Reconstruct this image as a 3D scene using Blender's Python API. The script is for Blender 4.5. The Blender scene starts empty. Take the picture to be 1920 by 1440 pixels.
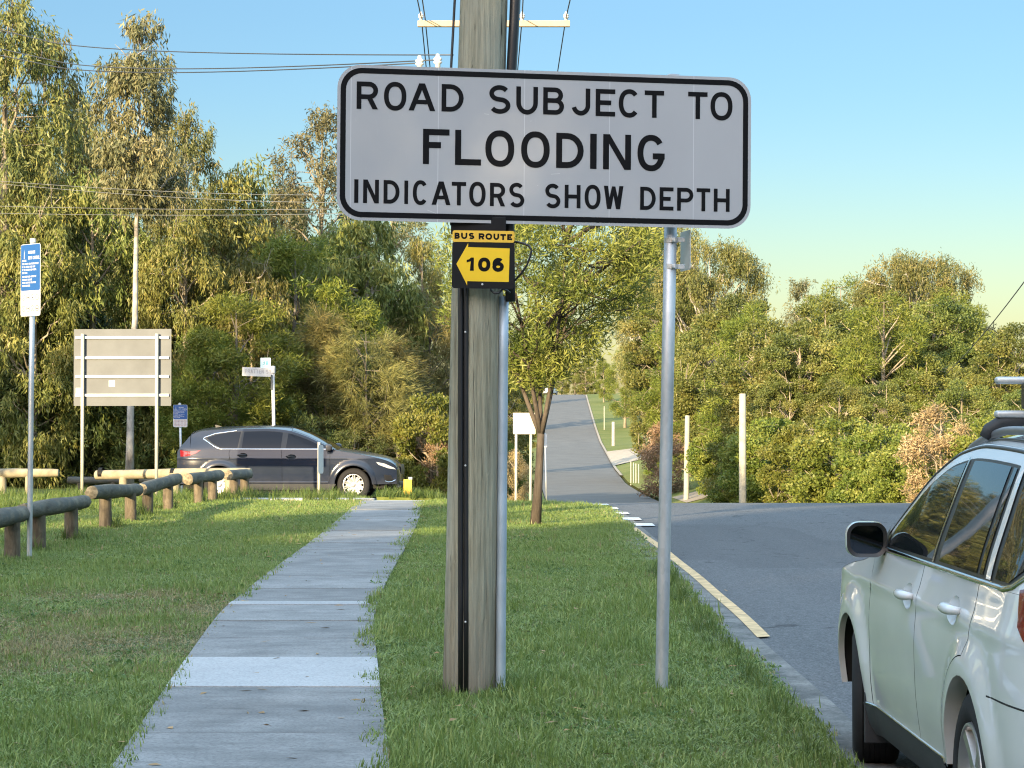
import bpy, math, random
import numpy as np
from mathutils import Vector, Matrix
from mathutils.geometry import delaunay_2d_cdt

sc = bpy.context.scene
COL = sc.collection
rad = math.radians

# ------------------------------------------------------------------ camera, sky, sun, exposure
F = 4270.0                       # focal length in photo pixels (1920 wide)
EYE = 1.62
HOR = 785.0                      # image row of the level horizon
PITCH = math.atan((HOR - 720.0) / F)
cam_d = bpy.data.cameras.new('camera')
cam_d.sensor_width = 36.0
cam_d.lens = 36.0 * F / 1920.0
cam_d.clip_start = 0.2
cam_d.clip_end = 6000.0
cam = bpy.data.objects.new('camera', cam_d)
cam.location = (0, 0, EYE)
cam.rotation_euler = (rad(90) + PITCH, 0, 0)
COL.objects.link(cam)
sc.camera = cam

SUN_EL = rad(12.5)
SUN_AZ = rad(26.0)               # light travels towards +Y and this much towards +X
TRAVEL = Vector((math.sin(SUN_AZ) * math.cos(SUN_EL), math.cos(SUN_AZ) * math.cos(SUN_EL), -math.sin(SUN_EL)))
sun_d = bpy.data.lights.new('sun', 'SUN')
sun_d.energy = 5.0
sun_d.angle = rad(0.53)
sun_d.color = (1.0, 0.79, 0.48)
sun = bpy.data.objects.new('sun', sun_d)
sun.rotation_euler = (-TRAVEL).to_track_quat('Z', 'Y').to_euler()
sun.location = (-30, -40, 30)
COL.objects.link(sun)

world = bpy.data.worlds.new('World')
sc.world = world
world.use_nodes = True
wn = world.node_tree
wn.nodes.clear()
sky = wn.nodes.new('ShaderNodeTexSky')
sky.sky_type = 'NISHITA'
sky.sun_disc = False
sky.sun_elevation = SUN_EL
sky.sun_rotation = math.atan2(-TRAVEL.x, -TRAVEL.y)
sky.air_density = 1.0
sky.dust_density = 1.0
sky.ozone_density = 5.0
# upper sky, above the view, brightened and paled all round to fill the shade
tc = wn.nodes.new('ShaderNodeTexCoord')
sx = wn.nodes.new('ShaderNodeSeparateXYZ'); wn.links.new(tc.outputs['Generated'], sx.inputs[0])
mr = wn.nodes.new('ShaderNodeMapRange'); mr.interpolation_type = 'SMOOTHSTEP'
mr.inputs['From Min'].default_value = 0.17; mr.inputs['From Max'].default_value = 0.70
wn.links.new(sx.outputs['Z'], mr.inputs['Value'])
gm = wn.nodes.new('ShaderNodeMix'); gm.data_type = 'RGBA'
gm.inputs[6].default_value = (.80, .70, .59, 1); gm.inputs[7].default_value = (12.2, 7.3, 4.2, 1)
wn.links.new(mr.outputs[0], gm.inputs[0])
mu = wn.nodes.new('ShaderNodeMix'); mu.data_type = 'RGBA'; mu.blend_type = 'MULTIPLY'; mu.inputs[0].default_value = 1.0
# pale greenish haze band low over the horizon, all round
hz = wn.nodes.new('ShaderNodeMapRange'); hz.interpolation_type = 'SMOOTHSTEP'
hz.inputs['From Min'].default_value = 0.0; hz.inputs['From Max'].default_value = 0.15
wn.links.new(sx.outputs['Z'], hz.inputs['Value'])
hm = wn.nodes.new('ShaderNodeMix'); hm.data_type = 'RGBA'
hm.inputs[6].default_value = (1.20, .83, .44, 1)
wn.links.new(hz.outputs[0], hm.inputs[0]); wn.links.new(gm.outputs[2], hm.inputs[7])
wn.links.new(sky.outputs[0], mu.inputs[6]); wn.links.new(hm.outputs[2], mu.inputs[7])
bg = wn.nodes.new('ShaderNodeBackground')
bg.inputs['Strength'].default_value = 0.105
wo = wn.nodes.new('ShaderNodeOutputWorld')
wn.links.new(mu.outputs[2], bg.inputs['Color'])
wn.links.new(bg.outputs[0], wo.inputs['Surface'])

vs = sc.view_settings
vs.view_transform = 'Standard'
vs.look = 'None'
vs.gamma = 1.0
vs.use_curve_mapping = False
vs.exposure = 1.55
sc.cycles.use_denoising = True
sc.cycles.denoiser = 'OPENIMAGEDENOISE'
sc.cycles.denoising_prefilter = 'NONE'
sc.cycles.pixel_filter_type = 'BLACKMAN_HARRIS'
sc.cycles.filter_width = 1.15
sc.cycles.sample_clamp_indirect = 6.0
sc.cycles.max_bounces = 8

# ------------------------------------------------------------------ small helpers
def lin(r, g, b):
    f = lambda c: (c / 255 / 12.92) if c / 255 <= 0.04045 else ((c / 255 + 0.055) / 1.055) ** 2.4
    return (f(r), f(g), f(b))

def at(px, py, Y):
    """world point seen at a photo pixel, at distance Y in front of the camera"""
    dx, dy = (px - 960) / F, (720 - py) / F
    c, s = math.cos(PITCH), math.sin(PITCH)
    vy, vz = c - dy * s, s + dy * c
    k = Y / vy
    return Vector((dx * k, Y, EYE + vz * k))

def pchip(xs, ys):
    xs = np.array(xs, float); ys = np.array(ys, float)
    h = np.diff(xs); d = np.diff(ys) / h
    m = np.zeros_like(ys)
    m[0], m[-1] = d[0], d[-1]
    for i in range(1, len(xs) - 1):
        if d[i - 1] * d[i] > 0:
            w1, w2 = 2 * h[i] + h[i - 1], h[i] + 2 * h[i - 1]
            m[i] = (w1 + w2) / (w1 / d[i - 1] + w2 / d[i])
    def f(x):
        x = np.clip(np.asarray(x, float), xs[0], xs[-1])
        i = np.clip(np.searchsorted(xs, x) - 1, 0, len(xs) - 2)
        t = (x - xs[i]) / h[i]
        return ((1 + 2 * t) * (1 - t) ** 2 * ys[i] + t * (1 - t) ** 2 * h[i] * m[i]
                + t * t * (3 - 2 * t) * ys[i + 1] + t * t * (t - 1) * h[i] * m[i + 1])
    return f

def link(o, parent=None):
    COL.objects.link(o)
    if parent is not None:
        o.parent = parent
    return o

def tag(o, label=None, cat=None, group=None, kind=None):
    if label: o['label'] = label
    if cat: o['category'] = cat
    if group: o['group'] = group
    if kind: o['kind'] = kind
    return o

def thing(name, label, cat, loc=(0, 0, 0), rz=0.0, group=None):
    o = bpy.data.objects.new(name, None)
    o.empty_display_size = 0.1
    o.location = loc
    o.rotation_euler = (0, 0, rz)
    link(o)
    return tag(o, label, cat, group)

def copy_tree(o, parent=None):
    c = o.copy()
    COL.objects.link(c)
    c.parent = parent
    for ch in list(o.children):
        copy_tree(ch, c)
    return c

class MB:
    """collects vertices and faces for one mesh object"""
    def __init__(s):
        s.v = []; s.f = []; s.m = []; s.cur = 0
    def add(s, vs_, fs_):
        b = len(s.v)
        s.v += [tuple(p) for p in vs_]
        for f in fs_:
            s.f.append(tuple(b + i for i in f)); s.m.append(s.cur)
        return s
    def box(s, c, size, rz=0.0, M=None):
        x, y, z = size[0] / 2, size[1] / 2, size[2] / 2
        P = [Vector((a * x, b * y, d * z)) for d in (-1, 1) for b in (-1, 1) for a in (-1, 1)]
        R = M if M is not None else Matrix.Rotation(rz, 3, 'Z')
        P = [R @ p + Vector(c) for p in P]
        return s.add(P, [(0, 2, 3, 1), (4, 5, 7, 6), (0, 1, 5, 4), (2, 6, 7, 3), (0, 4, 6, 2), (1, 3, 7, 5)])
    def bevbox(s, c, size, b, M=None):
        """box with chamfered edges"""
        hx, hy, hz = [q / 2 for q in size]
        bb = bpy_bm = None
        import bmesh
        bm = bmesh.new()
        bmesh.ops.create_cube(bm, size=1)
        for v in bm.verts:
            v.co = Vector((v.co.x * size[0], v.co.y * size[1], v.co.z * size[2]))
        bmesh.ops.bevel(bm, geom=bm.edges[:], offset=b, segments=3, profile=0.5, affect='EDGES')
        bm.verts.ensure_lookup_table()
        R = M if M is not None else Matrix.Identity(3)
        P = [R @ v.co + Vector(c) for v in bm.verts]
        s.add(P, [[v.index for v in f.verts] for f in bm.faces])
        bm.free()
        return s
    def tube(s, pts, r, n=8, caps=True):
        pts = [Vector(p) for p in pts]
        k = len(pts)
        rs = [r] * k if isinstance(r, (int, float)) else list(r)
        V = []; ref = None
        for i, p in enumerate(pts):
            t = (pts[min(i + 1, k - 1)] - pts[max(i - 1, 0)])
            t = t.normalized() if t.length > 1e-9 else Vector((0, 0, 1))
            if ref is None:
                ref = Vector((1, 0, 0)) if abs(t.x) < 0.8 else Vector((0, 1, 0))
            a = (ref - t * ref.dot(t))
            a = a.normalized() if a.length > 1e-6 else t.orthogonal().normalized()
            ref = a
            b = t.cross(a)
            V += [p + (a * math.cos(2 * math.pi * j / n) + b * math.sin(2 * math.pi * j / n)) * rs[i] for j in range(n)]
        Fs = [(i * n + j, i * n + (j + 1) % n, (i + 1) * n + (j + 1) % n, (i + 1) * n + j) for i in range(k - 1) for j in range(n)]
        if caps:
            Fs.append(tuple(range(n - 1, -1, -1)))
            Fs.append(tuple((k - 1) * n + j for j in range(n)))
        return s.add(V, Fs)
    def lathe(s, prof, n=24, M=None, c=(0, 0, 0)):
        """profile of (radius, height) turned about local Z"""
        R = M if M is not None else Matrix.Identity(3)
        k = len(prof)
        V = [R @ Vector((r * math.cos(2 * math.pi * j / n), r * math.sin(2 * math.pi * j / n), z)) + Vector(c) for r, z in prof for j in range(n)]
        Fs = [(i * n + j, i * n + (j + 1) % n, (i + 1) * n + (j + 1) % n, (i + 1) * n + j) for i in range(k - 1) for j in range(n)]
        return s.add(V, Fs)
    def prism(s, poly, y0, y1, M=None, c=(0, 0, 0)):
        """closed outline in the local x,z plane extruded from y0 (front) to y1"""
        R = M if M is not None else Matrix.Identity(3)
        n = len(poly)
        V = [R @ Vector((x, y0, z)) + Vector(c) for x, z in poly] + [R @ Vector((x, y1, z)) + Vector(c) for x, z in poly]
        area = sum(poly[i][0] * poly[(i + 1) % n][1] - poly[(i + 1) % n][0] * poly[i][1] for i in range(n))
        fr = tuple(range(n)); bk = tuple(range(2 * n - 1, n - 1, -1))
        sd = [(i, n + i, n + (i + 1) % n, (i + 1) % n) for i in range(n)]
        Fs = [fr, bk] + sd
        if area < 0: Fs = [tuple(reversed(f)) for f in Fs]
        return s.add(V, Fs)
    def build(s, name, mat, parent=None, smooth=False, autos=None):
        me = bpy.data.meshes.new(name)
        me.from_pydata(s.v, [], s.f)
        mats = mat if isinstance(mat, (list, tuple)) else [mat]
        for m in mats: me.materials.append(m)
        if len(mats) > 1: me.polygons.foreach_set('material_index', s.m)
        if smooth or autos:
            me.polygons.foreach_set('use_smooth', [True] * len(me.polygons))
            if autos:
                me.set_sharp_from_angle(angle=rad(autos))
        me.update()
        return link(bpy.data.objects.new(name, me), parent)

def rrect(x0, z0, x1, z1, r, n=6):
    P = []
    for cx, cz, a0 in ((x1 - r, z0 + r, -90), (x1 - r, z1 - r, 0), (x0 + r, z1 - r, 90), (x0 + r, z0 + r, 180)):
        for i in range(n + 1):
            a = rad(a0 + 90 * i / n)
            P.append((cx + r * math.cos(a), cz + r * math.sin(a)))
    return P

def ring(outer, inner):
    """flat ring in the x,z plane between two outlines with equal counts; faces towards -y"""
    n = len(outer)
    V = [(x, 0, z) for x, z in outer] + [(x, 0, z) for x, z in inner]
    return V, [(i, (i + 1) % n, n + (i + 1) % n, n + i) for i in range(n)]

# ------------------------------------------------------------------ materials
class NT:
    def __init__(s, name):
        s.mat = bpy.data.materials.new(name); s.mat.use_nodes = True
        s.t = s.mat.node_tree; s.t.nodes.clear()
        s.out = s.t.nodes.new('ShaderNodeOutputMaterial')
    def n(s, typ, **kw):
        nd = s.t.nodes.new(typ)
        for k, v in kw.items():
            if hasattr(nd, k) and k not in ('Scale',): setattr(nd, k, v)
            else: s.set(nd, k, v)
        return nd
    def set(s, nd, k, v):
        if isinstance(v, bpy.types.NodeSocket): s.t.links.new(v, nd.inputs[k])
        else:
            i = nd.inputs[k]
            if hasattr(i.default_value, '__len__') and isinstance(v, tuple) and len(i.default_value) == 4 and len(v) == 3: v = (*v, 1)
            i.default_value = v
    def link(s, a, b): s.t.links.new(a, b)
    def coord(s, which='Object'):
        return s.n('ShaderNodeTexCoord').outputs[which]
    def mapping(s, vec, scale):
        m = s.n('ShaderNodeMapping'); s.link(vec, m.inputs['Vector']); m.inputs['Scale'].default_value = scale
        return m.outputs[0]
    def noise(s, vec, scale, detail=4, rough=0.55, dist=0.0):
        nd = s.n('ShaderNodeTexNoise'); s.link(vec, nd.inputs['Vector'])
        nd.inputs['Scale'].default_value = scale; nd.inputs['Detail'].default_value = detail
        nd.inputs['Roughness'].default_value = rough; nd.inputs['Distortion'].default_value = dist
        return nd.outputs['Fac']
    def ramp(s, fac, stops):
        nd = s.n('ShaderNodeValToRGB'); s.link(fac, nd.inputs[0])
        e = nd.color_ramp.elements
        while len(e) < len(stops): e.new(0.5)
        for el, (p, c) in zip(e, stops):
            el.position = p; el.color = (*c, 1) if len(c) == 3 else c
        return nd.outputs[0]
    def mix(s, fac, a, b, mode='MIX'):
        nd = s.n('ShaderNodeMix'); nd.data_type = 'RGBA'; nd.blend_type = mode
        for i, v in ((0, fac), (6, a), (7, b)):
            if isinstance(v, bpy.types.NodeSocket): s.link(v, nd.inputs[i])
            elif i == 0: nd.inputs[0].default_value = v
            else: nd.inputs[i].default_value = (*v, 1)
        return nd.outputs[2]
    def math(s, op, a, b=0.0, clamp=False):
        nd = s.n('ShaderNodeMath'); nd.operation = op; nd.use_clamp = clamp
        for i, v in ((0, a), (1, b)):
            if isinstance(v, bpy.types.NodeSocket): s.link(v, nd.inputs[i])
            else: nd.inputs[i].default_value = v
        return nd.outputs[0]
    def bump(s, h, strength=0.3, dist=0.01):
        nd = s.n('ShaderNodeBump'); s.link(h, nd.inputs['Height'])
        nd.inputs['Strength'].default_value = strength; nd.inputs['Distance'].default_value = dist
        return nd.outputs[0]
    def princ(s, col, rough=0.6, metal=0.0, spec=0.5, normal=None, coat=0.0, coat_rough=0.03):
        p = s.n('ShaderNodeBsdfPrincipled')
        for k, v in (('Base Color', col), ('Roughness', rough), ('Metallic', metal), ('Specular IOR Level', spec), ('Coat Weight', coat), ('Coat Roughness', coat_rough)):
            s.set(p, k, v)
        if normal is not None: s.link(normal, p.inputs['Normal'])
        return p
    def done(s, shader):
        s.link(shader.outputs[0], s.out.inputs['Surface'])
        return s.mat

def simple(name, col, rough=0.6, metal=0.0, spec=0.5, var=0.12, scale=6.0, bump=0.0, coat=0.0):
    t = NT(name)
    co = t.coord()
    n1 = t.noise(co, scale, 5)
    c = t.ramp(n1, [(0.3, tuple(q * (1 - var) for q in col)), (0.7, tuple(min(1, q * (1 + var)) for q in col))])
    nm = t.bump(t.noise(co, scale * 12, 3), bump, 0.004) if bump else None
    return t.done(t.princ(c, rough, metal, spec, nm, coat))

def leaf_mat(name, dark, mid, light, transl=0.3, hue_var=0.02, rough=0.5, spec=0.35):
    t = NT(name)
    a = t.n('ShaderNodeAttribute'); a.attribute_name = 'tint'
    c = t.ramp(a.outputs['Fac'], [(0.0, dark), (0.5, mid), (1.0, light)])
    oi = t.n('ShaderNodeObjectInfo')
    hs = t.n('ShaderNodeHueSaturation')
    t.link(c, hs.inputs['Color'])
    t.link(t.math('ADD', t.math('MULTIPLY', oi.outputs['Random'], hue_var * 2), 0.5 - hue_var), hs.inputs['Hue'])
    t.link(t.math('ADD', t.math('MULTIPLY', oi.outputs['Random'], 0.35), 0.82), hs.inputs['Value'])
    p = t.princ(hs.outputs[0], rough, 0, spec)
    tr = t.n('ShaderNodeBsdfTranslucent'); t.link(hs.outputs[0], tr.inputs['Color'])
    mx = t.n('ShaderNodeMixShader'); mx.inputs[0].default_value = transl
    t.link(p.outputs[0], mx.inputs[1]); t.link(tr.outputs[0], mx.inputs[2])
    return t.done(mx)

def bark_mat(name, a, b, scale=3.0, stretch=0.25):
    t = NT(name)
    co = t.mapping(t.coord(), (1, 1, stretch))
    n1 = t.noise(co, scale, 6, 0.65, 0.4)
    c = t.ramp(n1, [(0.32, a), (0.62, b)])
    nb = t.noise(co, scale * 6, 4)
    return t.done(t.princ(c, 0.85, 0, 0.2, t.bump(nb, 0.6, 0.02)))

# ------------------------------------------------------------------ terrain
_y = np.arange(-400, 2001, 1.0)
def _prof(pts):
    z = np.interp(_y, [p[0] for p in pts], [p[1] for p in pts])
    k = np.ones(7) / 7
    z2 = np.convolve(np.pad(z, 6, mode='edge'), k, 'valid'); z2 = np.convolve(z2, k, 'valid')
    return z2
_zr = _prof([(-400, 0), (45, 0), (49, -.08), (53, -.36), (60, -.85), (80, -1.95), (100, -2.75), (125, -3.15), (146, -3.35), (190, -3.7), (227, -3.35), (300, -1.54), (339, .43), (439, 6.2), (455, 6.5), (700, 6.0), (2000, 6)])
_zl = _prof([(-400, 0), (45, 0), (49, -.03), (52, -.20), (58, -.32), (70, -.3), (100, -.6), (150, -2), (227, -2.6), (300, -1.2), (339, .6), (439, 6.3), (455, 6.6), (700, 6.0), (2000, 6)])
RD = 0.055                      # how far the carriageway lies below the verge
road_l = pchip([-60, 0, 10.5, 17, 25, 36, 44, 60, 100, 146, 227, 300, 339, 439, 470], [1.30, 1.56, 1.66, 1.74, 1.86, 1.96, 1.9, 1.9, 2.0, 2.1, 3.0, 4.2, 5.0, 7.6, 8.2])
road_r = pchip([-60, 0, 44, 55, 62, 75, 100, 125, 146, 227, 300, 339, 439, 470], [12.6, 12.6, 12.8, 12.0, 11.0, 10.0, 9.0, 8.7, 8.8, 10.2, 11.6, 12.3, 14.2, 14.8])

def H(x, y):
    x = np.asarray(x, float); y = np.asarray(y, float)
    t = np.clip((x + 4.5) / 6.0, 0, 1); t = t * t * (3 - 2 * t)
    zl = np.interp(y, _y, _zl); zr = np.interp(y, _y, _zr)
    z = zl * (1 - t) + zr * t
    # low bank beside the far stretch of the road
    rr = road_r(y)
    z = z + np.clip((x - rr - .3) / 3.0, 0, 1) * np.clip((y - 85) / 25, 0, 1) * np.clip((300 - y) / 60, 0, 1) * .75
    # ground climbs away from the valley road on its right
    z = z + np.clip((x - 16) / 60, 0, 1) * np.clip((y - 60) / 60, 0, 1) * 3.0
    return z
def h(x, y): return float(H(x, y))

def sheet(name, xs_fn, ys, nx, zoff, mat, kind='structure', parent=None, zfn=None):
    """grid sheet that follows the terrain; xs_fn(y) -> (x0, x1)"""
    ys = np.asarray(ys, float)
    V = []; 
    for y in ys:
        a, b = xs_fn(y)
        xs = np.linspace(a, b, nx)
        z = H(xs, np.full(nx, y)) + zoff
        V += [(float(x), float(y), float(q)) for x, q in zip(xs, z)]
    Fs = [(i * nx + j, i * nx + j + 1, (i + 1) * nx + j + 1, (i + 1) * nx + j) for i in range(len(ys) - 1) for j in range(nx - 1)]
    me = bpy.data.meshes.new(name); me.from_pydata(V, [], Fs)
    me.polygons.foreach_set('use_smooth', [True] * len(me.polygons))
    me.materials.append(mat); me.update()
    o = link(bpy.data.objects.new(name, me), parent)
    if kind: tag(o, kind=kind)
    return o

# --- materials of the ground
def ground_material():
    t = NT('forest_floor')
    co = t.coord('Object')
    n1 = t.noise(co, 0.35, 6); n2 = t.noise(co, 6, 5)
    c1 = t.ramp(n1, [(0.35, (.045, .05, .016)), (0.6, (.085, .10, .022))])
    c2 = t.ramp(n2, [(0.35, (.05, .04, .02)), (0.65, (.10, .11, .03))])
    return t.done(t.princ(t.mix(0.45, c1, c2), 0.95, 0, 0.1, t.bump(n2, 0.8, 0.05)))
def lawn_material():
    t = NT('lawn_soil')
    co = t.coord('Object')
    n1 = t.noise(co, 0.8, 5); n2 = t.noise(co, 22, 5, .7)
    c1 = t.ramp(n1, [(0.38, (.045, .075, .018)), (0.62, (.075, .11, .03))])
    c2 = t.ramp(n2, [(0.4, (.095, .085, .04)), (0.62, (.06, .10, .022))])
    return t.done(t.princ(t.mix(0.5, c1, c2), 0.95, 0, 0.1, t.bump(n2, 0.8, 0.02)))
def verge_material():
    t = NT('verge_grass')
    co = t.coord('Object')
    n1 = t.noise(co, 0.25, 5); n2 = t.noise(co, 5, 5, .7)
    c1 = t.ramp(n1, [(0.38, (.105, .13, .028)), (0.66, (.19, .185, .06))])
    c2 = t.ramp(n2, [(0.35, (.09, .11, .022)), (0.65, (.165, .175, .05))])
    return t.done(t.princ(t.mix(0.5, c1, c2), 0.9, 0, 0.15, t.bump(n2, 0.8, 0.05)))
def asphalt_material():
    t = NT('asphalt')
    co = t.coord('Object')
    big = t.noise(t.mapping(co, (1.4, .12, 1)), 0.9, 5, .6)
    mid = t.noise(co, 5, 5)
    vor = t.n('ShaderNodeTexVoronoi'); t.link(co, vor.inputs['Vector']); vor.inputs['Scale'].default_value = 75
    fine = t.noise(co, 160, 2)
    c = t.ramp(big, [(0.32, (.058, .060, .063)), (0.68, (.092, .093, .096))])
    mot = t.noise(t.mapping(co, (1, .4, 1)), 26, 3, .8)
    c = t.mix(t.ramp(mot, [(.36, (.55, .55, .55)), (.5, (0, 0, 0))]), c, (.040, .041, .044))
    c = t.mix(t.ramp(mot, [(.54, (0, 0, 0)), (.68, (.5, .5, .5))]), c, (.145, .146, .15))
    c = t.mix(t.math('MULTIPLY', t.ramp(mid, [(.45, (0, 0, 0)), (.62, (1, 1, 1))]), 0.30), c, (.070, .072, .076))
    c = t.mix(t.ramp(vor.outputs['Color'], [(.35, (0, 0, 0)), (.9, (.5, .5, .5))]), c, (.21, .21, .215))
    c = t.mix(t.ramp(fine, [(.58, (0, 0, 0)), (.68, (.85, .85, .85))]), c, (.018, .018, .02))
    # fine cracks and old patch joints
    dv = t.n('ShaderNodeVectorMath'); dv.operation = 'ADD'; t.link(co, dv.inputs[0])
    nn = t.n('ShaderNodeTexNoise'); t.link(co, nn.inputs['Vector']); nn.inputs['Scale'].default_value = 1.4; nn.inputs['Detail'].default_value = 6
    t.link(nn.outputs['Color'], dv.inputs[1])
    ve = t.n('ShaderNodeTexVoronoi'); ve.feature = 'DISTANCE_TO_EDGE'; t.link(t.mapping(dv.outputs[0], (.55, .16, 1)), ve.inputs['Vector']); ve.inputs['Scale'].default_value = .9
    cr = t.math('LESS_THAN', ve.outputs['Distance'], .010)
    c = t.mix(t.math('MULTIPLY', cr, t.ramp(mid, [(.48, (0, 0, 0)), (.58, (.85, .85, .85))])), c, (.02, .02, .021))
    vp = t.n('ShaderNodeTexVoronoi'); vp.distance = 'CHEBYCHEV'; t.link(t.mapping(co, (.32, .10, 1)), vp.inputs['Vector']); vp.inputs['Scale'].default_value = 1.0
    c = t.mix(t.math('MULTIPLY', t.math('GREATER_THAN', t.n('ShaderNodeSeparateXYZ', Vector=vp.outputs['Color']).outputs['X'], .72), .30), c, (.045, .046, .049))
    return t.done(t.princ(c, 0.82, 0, 0.35, t.bump(vor.outputs['Distance'], 0.55, 0.012)))
def concrete(name, a, b, stain=0.3, scale=1.2, streak=(1, 3.2, 1)):
    t = NT(name)
    co = t.coord('Object')
    oi = t.n('ShaderNodeObjectInfo')
    vo = t.n('ShaderNodeVectorMath'); vo.operation = 'ADD'
    t.link(co, vo.inputs[0])
    cx = t.n('ShaderNodeCombineXYZ')
    for i in range(3): t.link(t.math('MULTIPLY', oi.outputs['Random'], 40.0), cx.inputs[i])
    t.link(cx.outputs[0], vo.inputs[1])
    v = vo.outputs[0]
    n1 = t.noise(v, scale, 6, .6); n2 = t.noise(v, 55, 3, .7); n3 = t.noise(t.mapping(v, streak), 3.0, 5)
    c = t.ramp(n1, [(0.3, a), (0.7, b)])
    c = t.mix(t.math('MULTIPLY', t.ramp(n3, [(.5, (0, 0, 0)), (.75, (1, 1, 1))]), stain), c, tuple(q * .55 for q in a))
    c = t.mix(t.ramp(n2, [(.35, (.5, .5, .5)), (.55, (0, 0, 0))]), c, tuple(q * .5 for q in a))
    n4 = t.noise(v, 9, 4, .7)
    c = t.mix(t.ramp(n4, [(.60, (0, 0, 0)), (.70, (stain, stain, stain))]), c, tuple(q * .62 for q in a))
    hs = t.n('ShaderNodeHueSaturation'); t.link(c, hs.inputs['Color'])
    t.link(t.math('ADD', t.math('MULTIPLY', oi.outputs['Random'], .26), .86), hs.inputs['Value'])
    return t.done(t.princ(hs.outputs[0], 0.9, 0, 0.25, t.bump(n2, 0.5, 0.006)))

m_ground = ground_material(); m_lawn = lawn_material(); m_verge = verge_material()
m_asph = asphalt_material()
m_path = concrete('path_concrete', (.155, .156, .156), (.28, .28, .276), .45, 2.0)
m_pathl = concrete('path_concrete_pale', (.33, .335, .34), (.40, .405, .41), .12)
m_kerb = concrete('kerb_concrete', (.09, .09, .086), (.235, .23, .215), .7, 3, (2.5, 1.5, 1))
m_kerbl = concrete('kerb_concrete_pale', (.42, .40, .36), (.55, .53, .48), .2)
m_drive = concrete('drive_concrete', (.30, .25, .19), (.40, .34, .26), .2)

ys_all = np.concatenate([np.arange(-120, 20, 10), np.arange(20, 160, 2.5), np.arange(160, 480, 8), np.arange(480, 2001, 80)])
def ground_sheet():
    xs = np.concatenate([np.arange(-700, -60, 40), np.arange(-60, 60, 3.0), np.arange(60, 701, 40)])
    X, Y = np.meshgrid(xs, ys_all)
    Z = H(X, Y) - 0.30
    n = len(xs)
    V = np.stack([X.ravel(), Y.ravel(), Z.ravel()], 1).tolist()
    Fs = [(i * n + j, i * n + j + 1, (i + 1) * n + j + 1, (i + 1) * n + j) for i in range(len(ys_all) - 1) for j in range(n - 1)]
    me = bpy.data.meshes.new('ground'); me.from_pydata(V, [], Fs)
    me.polygons.foreach_set('use_smooth', [True] * len(me.polygons)); me.materials.append(m_ground); me.update()
    return tag(link(bpy.data.objects.new('ground', me)), kind='structure')
ground_sheet()

ys_road = np.concatenate([np.arange(-60, 36, 4), np.arange(36, 66, .75), np.arange(66, 150, 2.5), np.arange(150, 468, 5)])
sheet('road', lambda y: (float(road_l(y)), float(road_r(y))), ys_road[ys_road < 63], 9, -RD, m_asph)
m_asph2 = concrete('asphalt_sunlit_tone', (.125, .120, .112), (.175, .168, .155), .25, .5)  # paler asphalt copy: sunshine on the hill road put into the colour
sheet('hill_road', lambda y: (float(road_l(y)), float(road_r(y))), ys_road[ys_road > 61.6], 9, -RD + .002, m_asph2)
# the side street that leaves to the left beyond the lawn
LAWN_END = 44.6
STREET_END = 57.6
def street_x(y):
    e = 2.2
    if y < LAWN_END + .9: e = 1.2 + 0.75 * (y - (LAWN_END - .9)) / 1.8
    return (-60.0, min(e, float(road_l(y)) + .02))
sheet('side_street', lambda y: (-60.0, float(road_l(y)) + .03), np.arange(LAWN_END - .2, STREET_END + .1, .6), 40, -RD - .004, m_asph)

lawn_e = pchip([-60, 0, 10.5, 13.7, 17, 22, 26, 36, 45], [1.3, 1.44, 1.535, 1.585, 1.575, 1.63, 1.67, 1.70, 1.66])
# lawn beside the path, rounded at the street corner
def lawn_edge(y):
    e = float(lawn_e(y))
    R = 3.2
    d = y - (LAWN_END - R)
    if d > 0: e -= R - math.sqrt(max(0, R * R - d * d))
    return e
ys_lawn = np.concatenate([np.arange(-20, 40, 1.0), np.arange(40, LAWN_END + .001, .2)])
sheet('lawn', lambda y: (-40.0, lawn_edge(y)), ys_lawn, 46, 0.0, m_lawn)
# kerb and gutter along the near carriageway, following the corner
def kerb():
    prof = [(-.26, -.30), (-.26, .012), (-.02, .012), (.02, -.004), (.035, -.043), (.30, -RD + .009), (.30, -.3)]
    path = [(lawn_edge(y), y) for y in np.concatenate([np.arange(-20, 40, 1.0), np.arange(40, LAWN_END - .02, .15)])]
    path += [(x, LAWN_END) for x in np.arange(lawn_edge(LAWN_END - .03) - .4, -1.3, -.5)]
    mb = MB(); n = len(prof); V = []
    for i, (x, y) in enumerate(path):
        a = path[max(0, i - 1)]; b = path[min(len(path) - 1, i + 1)]
        t = Vector((b[0] - a[0], b[1] - a[1])).normalized(); nr = Vector((t.y, -t.x))
        for d, z in prof:
            px, py = x + nr.x * d, y + nr.y * d
            V.append((px, py, h(px, py) + z))
    Fs = [(i * n + j, i * n + j + 1, (i + 1) * n + j + 1, (i + 1) * n + j) for i in range(len(path) - 1) for j in range(n - 1)]
    mb.add(V, Fs)
    return tag(mb.build('kerb', m_kerb), kind='structure')
kerb()

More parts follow.
